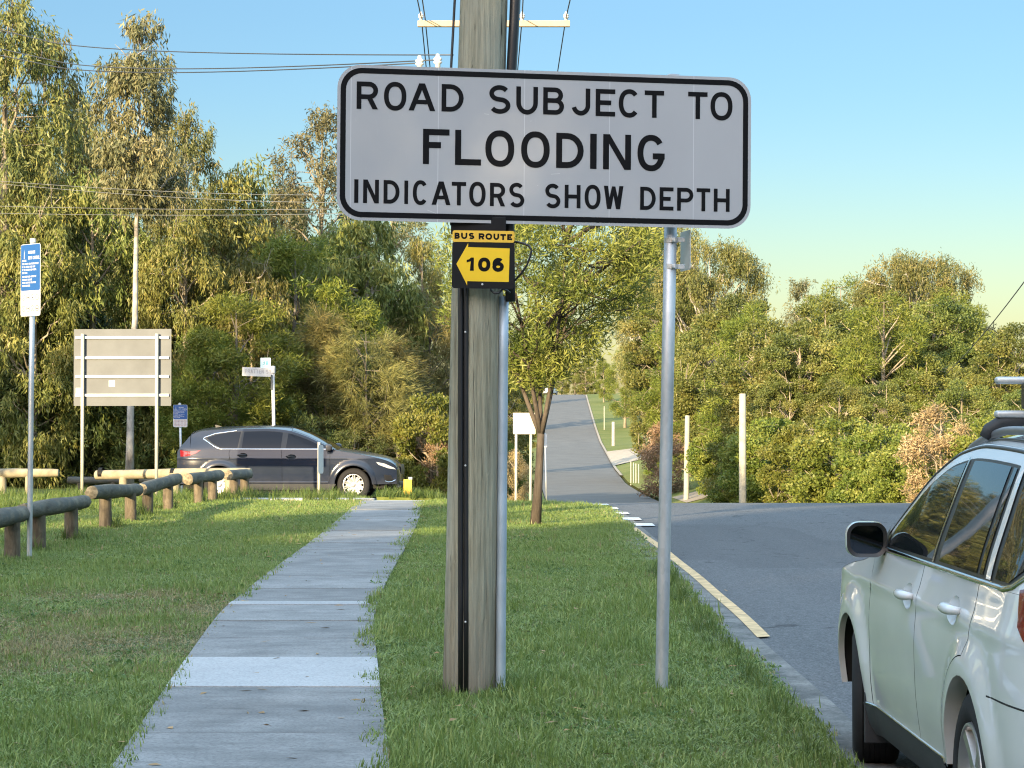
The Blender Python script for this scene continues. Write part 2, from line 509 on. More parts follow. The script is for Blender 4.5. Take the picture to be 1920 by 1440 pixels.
# footpath: a structure with its slabs as parts
path_c = pchip([0, 10.5, 13.7, 19.8, 32, 44.6], [-.62, -1.2, -1.43, -1.80, -2.02, -2.34])
PW = 1.27
foot = bpy.data.objects.new('footpath', None); link(foot); tag(foot, kind='structure')
joints = [5.6, 7.1, 8.6, 10.05, 11.53, 13.52, 15.22, 16.6, 17.97, 19.45, 19.85, 21.4, 23.0] + [23.0 + 1.55 * k for k in range(1, 15)]
joints = [j for j in joints if j < 44.4] + [44.6]
prng = random.Random(4)  # joints wander a little
for a, b in zip(joints[:-1], joints[1:]):
    pale = abs(a - 13.52) < .01 or abs(a - 19.45) < .01
    dz = 0.028 + prng.uniform(-.004, .006) + (.004 if pale else 0)
    mb = MB(); g = 0.010
    cx, cy = float(path_c((a + b) / 2)), (a + b) / 2
    n = 5; V = []
    tilt = prng.uniform(-.004, .004)
    for k in range(n):
        y = a + g + (b - a - 2 * g) * k / (n - 1)
        c = float(path_c(y))
        for x in (c - PW / 2, c + PW / 2):
            V.append((x - cx, y - cy, h(x, y) + dz + tilt * (k / (n - 1) - .5)))
    m = len(V)
    V += [(x, y, -.12) for x, y, z in V]
    Fs = [(2 * k, 2 * k + 1, 2 * k + 3, 2 * k + 2) for k in range(n - 1)]
    Fs += [(2 * k, 2 * k + 2, m + 2 * k + 2, m + 2 * k) for k in range(n - 1)]
    Fs += [(2 * k + 1, m + 2 * k + 1, m + 2 * k + 3, 2 * k + 3) for k in range(n - 1)]
    Fs += [(0, m, m + 1, 1), (2 * n - 2, 2 * n - 1, m + 2 * n - 1, m + 2 * n - 2)]
    mb.add(V, Fs)
    o = mb.build('slab', m_pathl if pale else m_path, foot)
    o.location = (cx, cy, 0)
    if pale: o['label'] = 'pale newer concrete slab' if a < 15 else 'narrow pale concrete strip'

# pale crossing ramps at both sides of the side street, verge beyond
def flat_slab(name, pts, z0, z1, mat, bev=0.02):
    mb = MB()
    n = len(pts)
    V = [(x, y, h(x, y) + z1) for x, y in pts] + [(x, y, h(x, y) - z0) for x, y in pts]
    mb.add(V, [tuple(range(n))] + [(i, n + i, n + (i + 1) % n, (i + 1) % n) for i in range(n)])
    return tag(mb.build(name, mat), kind='structure')
flat_slab('kerb_return', [(-6.2, 45.0), (-3.1, 45.0), (-2.75, 45.35), (-2.75, 45.7), (-3.0, 45.9), (-6.2, 45.9)], .2, .05, m_kerbl)
flat_slab('crossing_ramp', [(-2.95, 44.62), (-1.75, 44.62), (-1.5, 45.6), (-2.74, 45.6)], .2, .012, m_kerbl)
flat_slab('grass_strip', [(-2.98, 50.2), (-1.5, 50.3), (-1.5, 51.6), (-2.98, 51.5)], .3, .02, m_verge)
flat_slab('far_footpath', [(-1.9, STREET_END - .3), (.35, STREET_END - .3), (1.1, STREET_END + .5), (.6, STREET_END + 2.2), (-1.9, STREET_END + 2.6)], .2, .06, m_kerbl)
sheet('far_verge', lambda y: (-40.0, float(road_l(y)) - .05), np.arange(STREET_END, 470, 4.0), 30, -.02, m_verge)
def rv(y):
    a = float(road_r(y)) + .22
    return (a, a + 7.0)
sheet('right_verge', rv, np.concatenate([np.arange(20, 150, 2.5), np.arange(150, 468, 6)]), 14, .03, m_verge)
sheet('far_kerb', lambda y: (float(road_r(y)) - .05, float(road_r(y)) + .22), np.arange(205, 440, 6.0), 3, .09, m_drive)
sheet('driveway', lambda y: (float(road_r(y)) + .1, float(road_r(y)) + 4.6), np.arange(232, 272, 4.0), 4, .09, m_drive)
sheet('side_path', lambda y: (float(road_r(y)) + .8, float(road_r(y)) + 8), np.arange(124, 139, 3.0), 4, .06, m_drive)

# painted lines
m_yel = simple('worn_yellow_paint', (.53, .37, .19), .75, 0, .3, .3, 9)
m_wht = simple('worn_white_paint', (.62, .62, .60), .75, 0, .3, .2, 18)
line_x = pchip([17.3, 21, 26.6, 31, 34.8], [1.865, 1.895, 1.885, 1.845, 1.79])
ml = MB()
yy = np.linspace(17.35, 34.8, 30)
V = []
for i, y in enumerate(yy):
    off = .285 + .006 * math.sin(i * .7)
    x0 = float(line_x(y)) + off - .285
    w = .105
    V += [(x0, y, h(x0, y) - RD + .014), (x0 + w, y + (.06 if i == 0 else 0), h(x0, y) - RD + .014)]
ml.add(V, [(2 * i, 2 * i + 1, 2 * i + 3, 2 * i + 2) for i in range(len(yy) - 1)])
tag(ml.build('edge_line_marking', m_yel), kind='structure')
for Yc, xc in ((35.7, 2.07), (37.8, 1.98), (40.1, 1.90), (42.4, 1.82), (44.8, 1.74)):
    ml = MB(); V = []
    ns = 4
    for k in range(ns + 1):
        y = Yc - .42 + .84 * k / ns
        for x in (xc - .15, xc + .15):
            V.append((x, y, h(x, y) - RD + .018))
    ml.add(V, [(2 * k, 2 * k + 1, 2 * k + 3, 2 * k + 2) for k in range(ns)])
    tag(ml.build('dash_marking', m_wht), kind='structure')

# ------------------------------------------------------------------ grass (nobody could count it)
rs = np.random.default_rng(11)
def clump_mesh(name, n, rad_, hmin, hmax, wid, lean, seed, mat):
    r = np.random.default_rng(seed)
    V = []; Fs = []; T = []
    for k in range(n):
        a = r.uniform(0, 2 * math.pi); d = rad_ * math.sqrt(r.uniform())
        p = np.array([d * math.cos(a), d * math.sin(a), -.005])
        L = r.uniform(hmin, hmax); az = r.uniform(0, 2 * math.pi); le = abs(r.normal(0, lean)) + .1
        w = wid * r.uniform(.7, 1.3)
        dirh = np.array([math.cos(az), math.sin(az), 0.]); side = np.array([-math.sin(az + r.normal(0, .5)), math.cos(az), 0.])
        p1 = p + dirh * L * .35 * math.sin(le) + np.array([0, 0, L * .55 * math.cos(le * .7)])
        p2 = p1 + dirh * L * .6 * math.sin(min(1.5, le * 1.5)) + np.array([0, 0, L * .5 * math.cos(min(1.9, le * 1.7))])
        b = len(V)
        V += [p - side * w / 2, p + side * w / 2, p1 - side * w * .4, p1 + side * w * .4, p2]
        Fs += [(b, b + 1, b + 3, b + 2), (b + 2, b + 3, b + 4)]
        T += [r.uniform()] * 5
    me = bpy.data.meshes.new(name)
    me.from_pydata([tuple(map(float, q)) for q in V], [], Fs)
    at_ = me.attributes.new('tint', 'FLOAT', 'POINT'); at_.data.foreach_set('value', T)
    me.materials.append(mat); me.update()
    return bpy.data.objects.new(name, me)

def grass_mat(name, dark, mid, light, transl=.3):
    t = NT(name)
    a = t.n('ShaderNodeAttribute'); a.attribute_name = 'tint'
    g = t.n('ShaderNodeNewGeometry')
    big = t.noise(g.outputs['Position'], 1.1, 4)
    f = t.math('ADD', t.math('MULTIPLY', a.outputs['Fac'], .6), t.math('MULTIPLY', big, .45))
    c = t.ramp(f, [(0.12, dark), (0.5, mid), (0.95, light)])
    p = t.princ(c, .55, 0, .35)
    tr = t.n('ShaderNodeBsdfTranslucent'); t.link(c, tr.inputs['Color'])
    mx = t.n('ShaderNodeMixShader'); mx.inputs[0].default_value = transl
    t.link(p.outputs[0], mx.inputs[1]); t.link(tr.outputs[0], mx.inputs[2])
    return t.done(mx)

m_gr = grass_mat('grass_green', (.095, .138, .028), (.17, .24, .055), (.31, .35, .12))
m_gd = grass_mat('grass_dry', (.14, .125, .055), (.25, .215, .10), (.40, .34, .19), .2)
m_gy = grass_mat('grass_rough', (.05, .085, .015), (.085, .135, .026), (.16, .18, .05))
clump_a = clump_mesh('grass_clump', 54, .15, .022, .060, .0060, .75, 1, m_gr)
clump_b = clump_mesh('grass_clump', 30, .12, .045, .115, .0070, .75, 2, m_gr)
clump_d = clump_mesh('grass_clump', 30, .16, .02, .06, .0055, .9, 3, m_gd)
clump_t = clump_mesh('grass_clump', 26, .10, .12, .30, .0085, .5, 4, m_gy)

def scatter(name, pts, rot, scl, clump, kind='stuff'):
    """a cloud of points that a geometry node turns into grass clumps"""
    me = bpy.data.meshes.new(name)
    me.from_pydata(pts.tolist(), [], [])
    a = me.attributes.new('rot', 'FLOAT_VECTOR', 'POINT'); a.data.foreach_set('vector', rot.ravel())
    b = me.attributes.new('scl', 'FLOAT_VECTOR', 'POINT'); b.data.foreach_set('vector', scl.ravel())
    for m in clump.data.materials: me.materials.append(m)
    o = link(bpy.data.objects.new(name, me))
    ng = bpy.data.node_groups.new('scatter', 'GeometryNodeTree')
    ng.interface.new_socket('Geometry', in_out='INPUT', socket_type='NodeSocketGeometry')
    ng.interface.new_socket('Geometry', in_out='OUTPUT', socket_type='NodeSocketGeometry')
    N, L = ng.nodes, ng.links
    gi = N.new('NodeGroupInput'); go = N.new('NodeGroupOutput')
    ip = N.new('GeometryNodeInstanceOnPoints')
    ob = N.new('GeometryNodeObjectInfo'); ob.inputs['Object'].default_value = clump
    na = N.new('GeometryNodeInputNamedAttribute'); na.data_type = 'FLOAT_VECTOR'; na.inputs['Name'].default_value = 'rot'
    nb = N.new('GeometryNodeInputNamedAttribute'); nb.data_type = 'FLOAT_VECTOR'; nb.inputs['Name'].default_value = 'scl'
    L.new(gi.outputs[0], ip.inputs['Points']); L.new(ob.outputs['Geometry'], ip.inputs['Instance'])
    L.new(na.outputs['Attribute'], ip.inputs['Rotation']); L.new(nb.outputs['Attribute'], ip.inputs['Scale'])
    L.new(ip.outputs[0], go.inputs[0])
    md = o.modifiers.new('scatter', 'NODES'); md.node_group = ng
    return tag(o, kind=kind)

def wob(y, seed, amp=.035):
    return amp * (np.sin(y * 1.9 + seed) * .5 + np.sin(y * 4.7 + seed * 2) * .3 + np.sin(y * 11 + seed * 5) * .25)

le_arr = np.vectorize(lawn_edge)
def lawn_points(n, y0, y1, x0f, x1f):
    y = rs.uniform(y0, y1, n)
    x = rs.uniform(0, 1, n)
    a = np.interp(y, [0, 100], [x0f[0], x0f[1]]); b = np.interp(y, [0, 100], [x1f[0], x1f[1]])
    return a + (b - a) * x, y
def keep_mask(x, y, over=.0):
    c = path_c(y)
    onpath = (x > c - PW / 2 + wob(y, 1) - over - .06) & (x < c + PW / 2 - wob(y, 2.3, .06) + over + .015)
    e = le_arr(y) - .06 + wob(y, 4, .05)
    return ~onpath & (x < e) & (y < LAWN_END - .05)

# worn places: centre x, y, radii
patches = [(-4.3, 17.5, .8, 1.3), (-3.6, 20.6, .9, .6), (-2.55, 19.3, .7, 1.0), (-3.35, 18.6, .55, .5), (-3.2, 16.2, 1.3, 1.6), (-2.5, 16.6, .5, 1.4), (-3.6, 14.6, .8, .8)]
def dryness(x, y):
    d = np.zeros_like(x)
    for cx, cy, rx, ry in patches:
        d = np.maximum(d, np.exp(-(((x - cx) / rx) ** 2 + ((y - cy) / ry) ** 2)))
    return d

def band(n, y0, y1):
    x, y = lawn_points(n, y0, y1, (-.9, -.9 - 100 * .235), (1.7, 2.2))
    k = keep_mask(x, y)
    return x[k], y[k]
X1, Y1 = band(22000, 9.6, 16)
X2, Y2 = band(22000, 16, 26)
X3, Y3 = band(24000, 26, 44.6)
gx = np.concatenate([X1, X2, X3]); gy = np.concatenate([Y1, Y2, Y3])
dr = dryness(gx, gy)
u = rs.uniform(size=len(gx))
is_dry = u < dr * .92 + .08
thin = rs.uniform(size=len(gx)) < dr * .34
long_ = (~is_dry) & (rs.uniform(size=len(gx)) < np.where(gx > -1.1, .24, .10) * (gy < 22))
def emit(name, m, clump, s0, s1, zvar=.35, big=0.0):
    x, y = gx[m], gy[m]
    n = len(x)
    pts = np.stack([x, y, H(x, y)], 1)
    rot = np.stack([rs.normal(0, .1, n), rs.normal(0, .1, n), rs.uniform(0, 6.28, n)], 1)
    s = rs.uniform(s0, s1, n) * (1 + np.clip((y - 16) / 28, 0, 1) * .45 + big)
    zz = s * (1 + rs.uniform(-zvar, zvar, n)) * np.clip(.75 + .5 * np.sin(x * 2.1 + y * .8) * np.sin(y * 1.3 - x), .5, 1.3)
    zz *= np.where(dryness(x, y) > .3, .75, 1)
    return scatter(name, pts, rot, np.stack([s, s, zz], 1), clump)
emit('grass', (~is_dry) & (~long_) & (~thin), clump_a, .8, 1.25)
emit('long_grass', long_, clump_b, .8, 1.3)
emit('dry_grass', is_dry & (~thin), clump_d, .8, 1.3)
m_clov = grass_mat('clover', (.045, .095, .022), (.075, .145, .035), (.12, .19, .05))
clump_c = clump_mesh('grass_clump', 40, .17, .012, .035, .019, 1.3, 7, m_clov)
cw_ = (np.sin(gx * 2.3 + 1) * np.sin(gy * 1.1 + gx) > .35) & (rs.uniform(size=len(gx)) < .14)
emit('clover', cw_, clump_c, .8, 1.4)
# dead leaves and bits of straw lying about
ln = 420
ly = rs.uniform(9.8, 40, ln) ** 1.0; lx = np.interp(ly, [0, 100], [-.9, -24.4]) + rs.uniform(0, 1, ln) * (np.interp(ly, [0, 100], [2.05, 2.3]) - np.interp(ly, [0, 100], [-.9, -24.4]))
lmb = MB()
for x, y in zip(lx, ly):
    if x > road_l(y) - .1 and rs.uniform() < .3: continue
    z = h(x, y) + (.03 if abs(x - path_c(y)) < PW / 2 else -.02 if x > lawn_edge(y) else .045)
    a = rs.uniform(0, 6.28); L = rs.uniform(.02, .055); w = L * rs.uniform(.12, .4)
    dx, dy = math.cos(a), math.sin(a); t1, t2 = rs.uniform(0, .012, 2)
    lmb.add([(x - dx * L, y - dy * L, z), (x - dy * w, y + dx * w, z + t1), (x + dx * L, y + dy * L, z + t2), (x + dy * w, y - dx * w, z + .004)], [(0, 1, 2, 3)])
tag(lmb.build('leaf_litter', simple('dead_leaf', (.30, .20, .10), .8, 0, .2, .4, 3)), kind='stuff')
# rough tufts round the feet of posts, kerbs and logs, taller sunlit grass behind the barrier
tx = []; ty = []
def ringpts(cx, cy, r0, r1, n):
    a = rs.uniform(0, 6.28, n); d = rs.uniform(r0, r1, n)
    tx.extend(cx + d * np.cos(a)); ty.extend(cy + d * np.sin(a))
ringpts(-.22, 13.3, .17, .30, 16); ringpts(.88, 13.42, .05, .12, 5)
for q in ((-5.69, 27.7), (-5.76, 30), (-5.97, 33.7), (-5.98, 35.8), (-6, 37.4), (-6.06, 40), (-6, 43.2), (-5.9, 44.6)): ringpts(*q, .1, .22, 7)
ky = rs.uniform(10, 24, 150); tx.extend(le_arr(ky) - rs.uniform(.04, .2, 150)); ty.extend(ky)
ky = rs.uniform(44.6, 45.0, 80); tx.extend(rs.uniform(-8, -3.1, 80)); ty.extend(ky)
ky = rs.uniform(38, 50, 700); tx.extend(rs.uniform(-13, -6.2, 700)); ty.extend(ky)
ky = rs.uniform(45.9, 47.6, 160); tx.extend(rs.uniform(-6, -3.2, 160)); ty.extend(ky)
ky = rs.uniform(50.2, 51.5, 120); tx.extend(rs.uniform(-2.95, -1.5, 120)); ty.extend(ky)
ky = rs.uniform(STREET_END + .2, STREET_END + 3, 260); tx.extend(rs.uniform(-5, 1.5, 260)); ty.extend(ky)
tx = np.array(tx); ty = np.array(ty)
n = len(tx); s = rs.uniform(.35, 1.0, n) * np.clip(ty / 26, .65, 1.2)
scatter('rough_grass', np.stack([tx, ty, H(tx, ty)], 1), np.stack([rs.normal(0, .15, n), rs.normal(0, .15, n), rs.uniform(0, 6.28, n)], 1), np.stack([s, s, s], 1), clump_t)
# sunlit turf left of the barrier and on the verge of the side street
gx = rs.uniform(-14, -5.5, 9000); gy = rs.uniform(36, 50, 9000)
sel = gy > 44.5
gx2 = np.concatenate([gx[sel], rs.uniform(-9, -3.0, 900)]); gy2 = np.concatenate([gy[sel], rs.uniform(45.9, 47.4, 900)])
n = len(gx2); s = rs.uniform(.9, 1.5, n)
scatter('sunlit_grass', np.stack([gx2, gy2, H(gx2, gy2) - .02], 1), np.stack([np.zeros(n), np.zeros(n), rs.uniform(0, 6.28, n)], 1), np.stack([s, s, s], 1), clump_b)
sheet('left_verge', lambda y: (-40.0, -3.0 if y > 45.8 else -6.2), np.arange(LAWN_END, 50.3, .6), 30, -.01, m_verge)

# ------------------------------------------------------------------ trees
def crown_mesh(name, P, D, L, W, tint, mat, bend=.0, rng=None):
    """one leaf per row: base point P, axis D, length L, width W, all as arrays"""
    n = len(P)
    r = rng or np.random.default_rng(1)
    D = D / np.linalg.norm(D, axis=1, keepdims=True)
    q = r.normal(size=(n, 3))
    S = np.cross(D, q); S /= np.linalg.norm(S, axis=1, keepdims=True) + 1e-9
    Nn = np.cross(S, D)
    mid = P + D * (L * .42)[:, None] + Nn * (L * bend)[:, None]
    V = np.empty((n, 4, 3))
    V[:, 0] = P
    V[:, 1] = mid + S * (W / 2)[:, None]
    V[:, 2] = P + D * L[:, None]
    V[:, 3] = mid - S * (W / 2)[:, None]
    me = bpy.data.meshes.new(name)
    me.vertices.add(4 * n); me.vertices.foreach_set('co', V.ravel())
    me.loops.add(4 * n); me.loops.foreach_set('vertex_index', np.arange(4 * n, dtype=np.int32))
    me.polygons.add(n)
    me.polygons.foreach_set('loop_start', np.arange(0, 4 * n, 4, dtype=np.int32))
    me.polygons.foreach_set('loop_total', np.full(n, 4, dtype=np.int32))
    a = me.attributes.new('tint', 'FLOAT', 'POINT'); a.data.foreach_set('value', np.repeat(tint, 4).astype(np.float32))
    me.materials.append(mat)
    me.update(calc_edges=True)
    return me

def bez(a, b, c, n):
    t = np.linspace(0, 1, n)[:, None]
    return (1 - t) ** 2 * a + 2 * t * (1 - t) * b + t * t * c

LEAF = {
    # n per clump, clump radius xy/z, leaf length, width, (dir up, dir random, dir out), twig strings
    'droop':  dict(rxy=.50, rz=.50, L=(.14, .24), W=(.028, .046), up=-1.0, rnd=.50, out=.18, hang=.52),
    'grey':   dict(rxy=.50, rz=.38, L=(.13, .20), W=(.03, .046), up=-.55, rnd=.7, out=.2, hang=.35),
    'broad':  dict(rxy=.52, rz=.34, L=(.11, .18), W=(.055, .09), up=.25, rnd=.8, out=.5, hang=.0),
    'fine':   dict(rxy=.48, rz=.36, L=(.10, .18), W=(.016, .028), up=.35, rnd=.9, out=.5, hang=.0),
    'needle': dict(rxy=.34, rz=.30, L=(.20, .40), W=(.011, .018), up=-.25, rnd=.45, out=.9, hang=.1),
    'dry':    dict(rxy=.40, rz=.40, L=(.10, .18), W=(.02, .04), up=.2, rnd=1.0, out=.4, hang=.0),
}
LK = 1.32
def make_tree(seed, Ht, Wd, base, prof, nclump, nleaf, kind, trunk_r, n_limbs, mat, bark, lean=(0, 0), forks=0, fork_h=.2,
              bare=0, inner=.42, cl=1.0, lf=1.0, limb_r=.28, limb_low=.35, wig=1.0):
    """mesh data for one kind of tree: (trunk mesh, crown mesh).
    prof: crown radius profile over 0..1 of crown height; base: height where the crown starts"""
    r = np.random.default_rng(seed)
    pf = pchip(*zip(*prof))
    k = LEAF[kind]
    # clump centres inside the crown, more of them near its outside
    C = []
    lob = [(r.uniform(0, 6.28), r.uniform(.0, 1.0), r.uniform(.55, 1.15)) for _ in range(9)]
    while len(C) < nclump:
        t = r.uniform(0, 1); a = r.uniform(0, 2 * math.pi)
        R = float(pf(t)) * Wd / 2
        # uneven outline: lobes that swell or shrink the crown
        sw = 1.0
        for la, lt, ls in lob:
            da = abs((a - la + math.pi) % (2 * math.pi) - math.pi)
            wgt = math.exp(-(da / .7) ** 2 - ((t - lt) / .16) ** 2)
            sw += (ls - 1) * wgt * 1.1
        R *= sw
        if r.uniform() > (R / (Wd / 2)) + .12: continue
        q = inner + (1 - inner) * math.sqrt(r.uniform())
        C.append((R * q * math.cos(a), R * q * math.sin(a), base + (Ht - base) * t))
    C = np.array(C)
    # trunk line
    nt = 9
    zs = np.linspace(0, Ht * .97, nt)
    tx = lean[0] * zs / Ht + np.cumsum(r.normal(0, .012 * Ht / nt * 2 * wig, nt)); ty = lean[1] * zs / Ht + np.cumsum(r.normal(0, .012 * Ht / nt * 2 * wig, nt))
    tx -= tx[0]; ty -= ty[0]
    T = np.stack([tx, ty, zs], 1)
    tr = trunk_r * np.clip((1 - zs / Ht) ** .8, .06, 1); tr[0] *= 1.25
    C[:, 0] += np.interp(C[:, 2], zs, tx); C[:, 1] += np.interp(C[:, 2], zs, ty)
    mb = MB()
    stems = []
    if forks:
        fh = fork_h * Ht
        i = np.searchsorted(zs, fh)
        base_pts = [tuple(q) for q in T[:max(1, i)]] + [(float(np.interp(fh, zs, tx)), float(np.interp(fh, zs, ty)), fh)]
        br = np.interp([p[2] for p in base_pts], zs, tr)
        mb.tube(base_pts, list(np.maximum(br, trunk_r * .72)), 10)
        p0 = np.array(base_pts[-1])
        for j in range(forks):
            a = 2 * math.pi * j / forks + r.uniform(-.4, .4) + .5
            top = np.array([math.cos(a) * Wd * r.uniform(.2, .34), math.sin(a) * Wd * r.uniform(.2, .34), Ht * r.uniform(.75, .95)])
            midp = p0 + np.array([math.cos(a) * Wd * .12, math.sin(a) * Wd * .12, (top[2] - p0[2]) * .35])
            B = bez(p0 - np.array([0, 0, .06]), midp, top, 8)
            rr = np.linspace(trunk_r * .58, trunk_r * .08, 8)
            mb.tube(B.tolist(), rr.tolist(), 8)
            stems.append((B, rr))
    else:
        mb.tube(T.tolist(), tr.tolist(), 10)
        stems.append((T, tr))
    # limbs to some clumps, twigs from the limbs to the others
    order = r.permutation(len(C))
    limbs = []
    for i in order[:n_limbs]:
        c = C[i]
        best = None
        for S, rr in stems:
            zt = c[2] - (limb_low * np.linalg.norm(c[:2] - np.array([np.interp(c[2], S[:, 2], S[:, 0]), np.interp(c[2], S[:, 2], S[:, 1])])) + .12 * (c[2] - base) + .15)
            zt = max(zt, S[0, 2] + .05 * Ht) if not forks else max(zt, S[0, 2] + .1)
            p = np.array([np.interp(zt, S[:, 2], S[:, 0]), np.interp(zt, S[:, 2], S[:, 1]), min(zt, S[-1, 2])])
            d = np.linalg.norm(c - p)
            if best is None or d < best[0]: best = (d, p, float(np.interp(zt, S[:, 2], rr)))
        d, p, r0 = best
        m = (p + c) / 2 + np.array([0, 0, d * r.uniform(-.02, .16)]) + r.normal(0, .06 * d, 3)
        B = bez(p, m, c, 7)
        B[1:-1] += r.normal(0, .025 * d, (5, 3))
        lr = np.linspace(min(r0 * .75, trunk_r * limb_r * (.5 + d / (Wd + .1))), max(.012, trunk_r * .045), 7)
        mb.tube(B.tolist(), lr.tolist(), 6)
        limbs.append(B)
    allp = np.concatenate(limbs + [S[2:] for S, _ in stems]) if limbs else np.concatenate([S[2:] for S, _ in stems])
    tw = order[n_limbs:n_limbs + 130]
    for i in tw:
        c = C[i]
        dd = np.linalg.norm(allp - c, axis=1) + np.where(allp[:, 2] > c[2] + .2, 2.0, 0)
        p = allp[np.argmin(dd)]
        m = (p + c) / 2 + r.normal(0, .08 * np.linalg.norm(c - p), 3)
        mb.tube(bez(p, m, c, 4).tolist(), [trunk_r * .055 + .008, trunk_r * .045 + .006, .010, .005], 4, caps=False)
    for j in range(bare):                                   # leafless pale branches that stick out
        c = C[r.integers(len(C))]
        ax = np.array([np.interp(c[2], zs, tx), np.interp(c[2], zs, ty), c[2]])
        c2 = ax + (c - ax) * r.uniform(1.0, 1.25) + np.array([0, 0, r.uniform(-.3, .5)])
        p = ax + (c - ax) * .2 - np.array([0, 0, r.uniform(.3, 1.2)])
        B = bez(p, (p + c2) / 2 + r.normal(0, .2, 3), c2, 7); B[1:-1] += r.normal(0, .05, (5, 3))
        mb.tube(B.tolist(), np.linspace(.055, .012, 7).tolist(), 5)
        for _ in range(3):
            q = B[r.integers(3, 6)]; e = q + r.normal(0, .35, 3) + (c2 - p) * .18
            mb.tube(bez(q, (q + e) / 2 + r.normal(0, .06, 3), e, 4).tolist(), [.02, .016, .012, .006], 4, caps=False)
    me_t = bpy.data.meshes.new('trunk'); me_t.from_pydata([tuple(map(float, v)) for v in mb.v], [], mb.f)
    me_t.polygons.foreach_set('use_smooth', [True] * len(me_t.polygons)); me_t.materials.append(bark); me_t.update()
    # leaves
    Ps, Ds, Ts = [], [], []
    ctint = np.clip(r.normal(.5, .20, len(C)), 0, 1)
    csz = r.uniform(.6, 1.35, len(C)) * cl * .80
    cn = np.maximum(4, (nleaf * csz ** 2 / np.sum(csz ** 2))).astype(int)
    for c, sz, m, ti in zip(C, csz, cn, ctint):
        g = r.normal(size=(m, 3)); g /= np.linalg.norm(g, axis=1, keepdims=True)
        rr = r.uniform(size=(m, 1)) ** (1 / 2.2)
        off = g * rr * np.array([k['rxy'] * sz, k['rxy'] * sz, k['rz'] * sz])
        if k['hang']:
            # leaves gathered on hanging sprays
            ns = max(2, m // 14)
            sp = r.normal(0, 1, (ns, 3)) * np.array([k['rxy'] * sz * .6, k['rxy'] * sz * .6, k['rz'] * sz * .45])
            w = r.integers(0, ns, m)
            off = sp[w] + r.normal(0, .07 * sz, (m, 3)) - np.stack([np.zeros(m), np.zeros(m), r.uniform(0, k['hang'] * sz, m)], 1)
        ax = np.array([np.interp(c[2], zs, tx), np.interp(c[2], zs, ty)])
        o2 = np.array([c[0] - ax[0], c[1] - ax[1], 0]); o2 /= (np.linalg.norm(o2) + .3)
        if kind == 'needle':
            # feathery sprays: strands share a direction inside a spray
            ns = max(2, m // 16)
            sd = r.normal(0, .55, (ns, 3)) + o2 * .9 + np.array([0, 0, .25])
            w = r.integers(0, ns, m)
            dv = sd[w] + r.normal(0, .22, (m, 3)) + np.array([0, 0, -.30])
            so = r.normal(0, 1, (ns, 3)) * np.array([k['rxy'], k['rxy'], k['rz']]) * sz
            off = so[w] + dv * r.uniform(0, .5, (m, 1)) * sz
        else:
            dv = r.normal(0, k['rnd'], (m, 3)) + np.array([0, 0, k['up']]) + k['out'] * (o2 + off / (k['rxy'] * sz + .1) * .5)
        Ps.append(c + off); Ds.append(dv); Ts.append(np.clip(ti + r.normal(0, .16, m), 0, 1))
    P = np.concatenate(Ps); D = np.concatenate(Ds); Tt = np.concatenate(Ts)
    P[:, 2] = np.maximum(P[:, 2], .05)
    n = len(P)
    me_c = crown_mesh('crown', P, D, r.uniform(*k['L'], n) * lf * 1.12, r.uniform(*k['W'], n) * lf * 1.3, Tt, mat, .06 if kind != 'needle' else .02, r)
    return me_t, me_c

lm_euc = leaf_mat('leaf_olive', (0.074, 0.094, 0.027), (0.140, 0.154, 0.045), (0.255, 0.228, 0.072), .28)
lm_eu2 = leaf_mat('leaf_yellow_olive', (.080, .098, .024), (.155, .168, .040), (.28, .250, .07), .28, .03)
lm_grey = leaf_mat('leaf_grey_green', (0.090, 0.100, 0.044), (0.160, 0.160, 0.070), (0.275, 0.240, 0.11), .25)
lm_wat = leaf_mat('leaf_bright_green', (0.084, 0.123, 0.020), (0.161, 0.196, 0.031), (0.266, 0.280, 0.056), .36)
lm_cas = leaf_mat('leaf_casuarina', (0.084, 0.090, 0.031), (0.161, 0.154, 0.050), (0.280, 0.238, 0.084), .3)
lm_brd = leaf_mat('leaf_forest_green', (0.073, 0.095, 0.022), (0.137, 0.157, 0.036), (0.231, 0.217, 0.059), .3)
lm_hdg = leaf_mat('leaf_hedge', (.088, .122, .020), (.158, .190, .032), (.265, .262, .058), .36, .02)
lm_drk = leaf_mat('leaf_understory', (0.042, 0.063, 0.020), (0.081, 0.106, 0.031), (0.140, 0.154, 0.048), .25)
lm_dry = leaf_mat('leaf_dry_brown', (.20, .135, .065), (.33, .235, .125), (.46, .34, .20), .2)
lm_str = leaf_mat('leaf_street_tree', (0.10, 0.13, 0.024), (0.19, 0.21, 0.040), (0.30, 0.30, 0.075), .36)
bk_white = bark_mat('bark_white_gum', (.13, .115, .10), (.46, .43, .38), 2.6, .5)
bk_pale = bark_mat('bark_pale', (.13, .105, .075), (.34, .29, .22), 3.0)
bk_brown = bark_mat('bark_brown', (.035, .028, .022), (.105, .085, .066), 5.0)
bk_grey = bark_mat('bark_grey', (.09, .078, .062), (.20, .175, .14), 4.0)

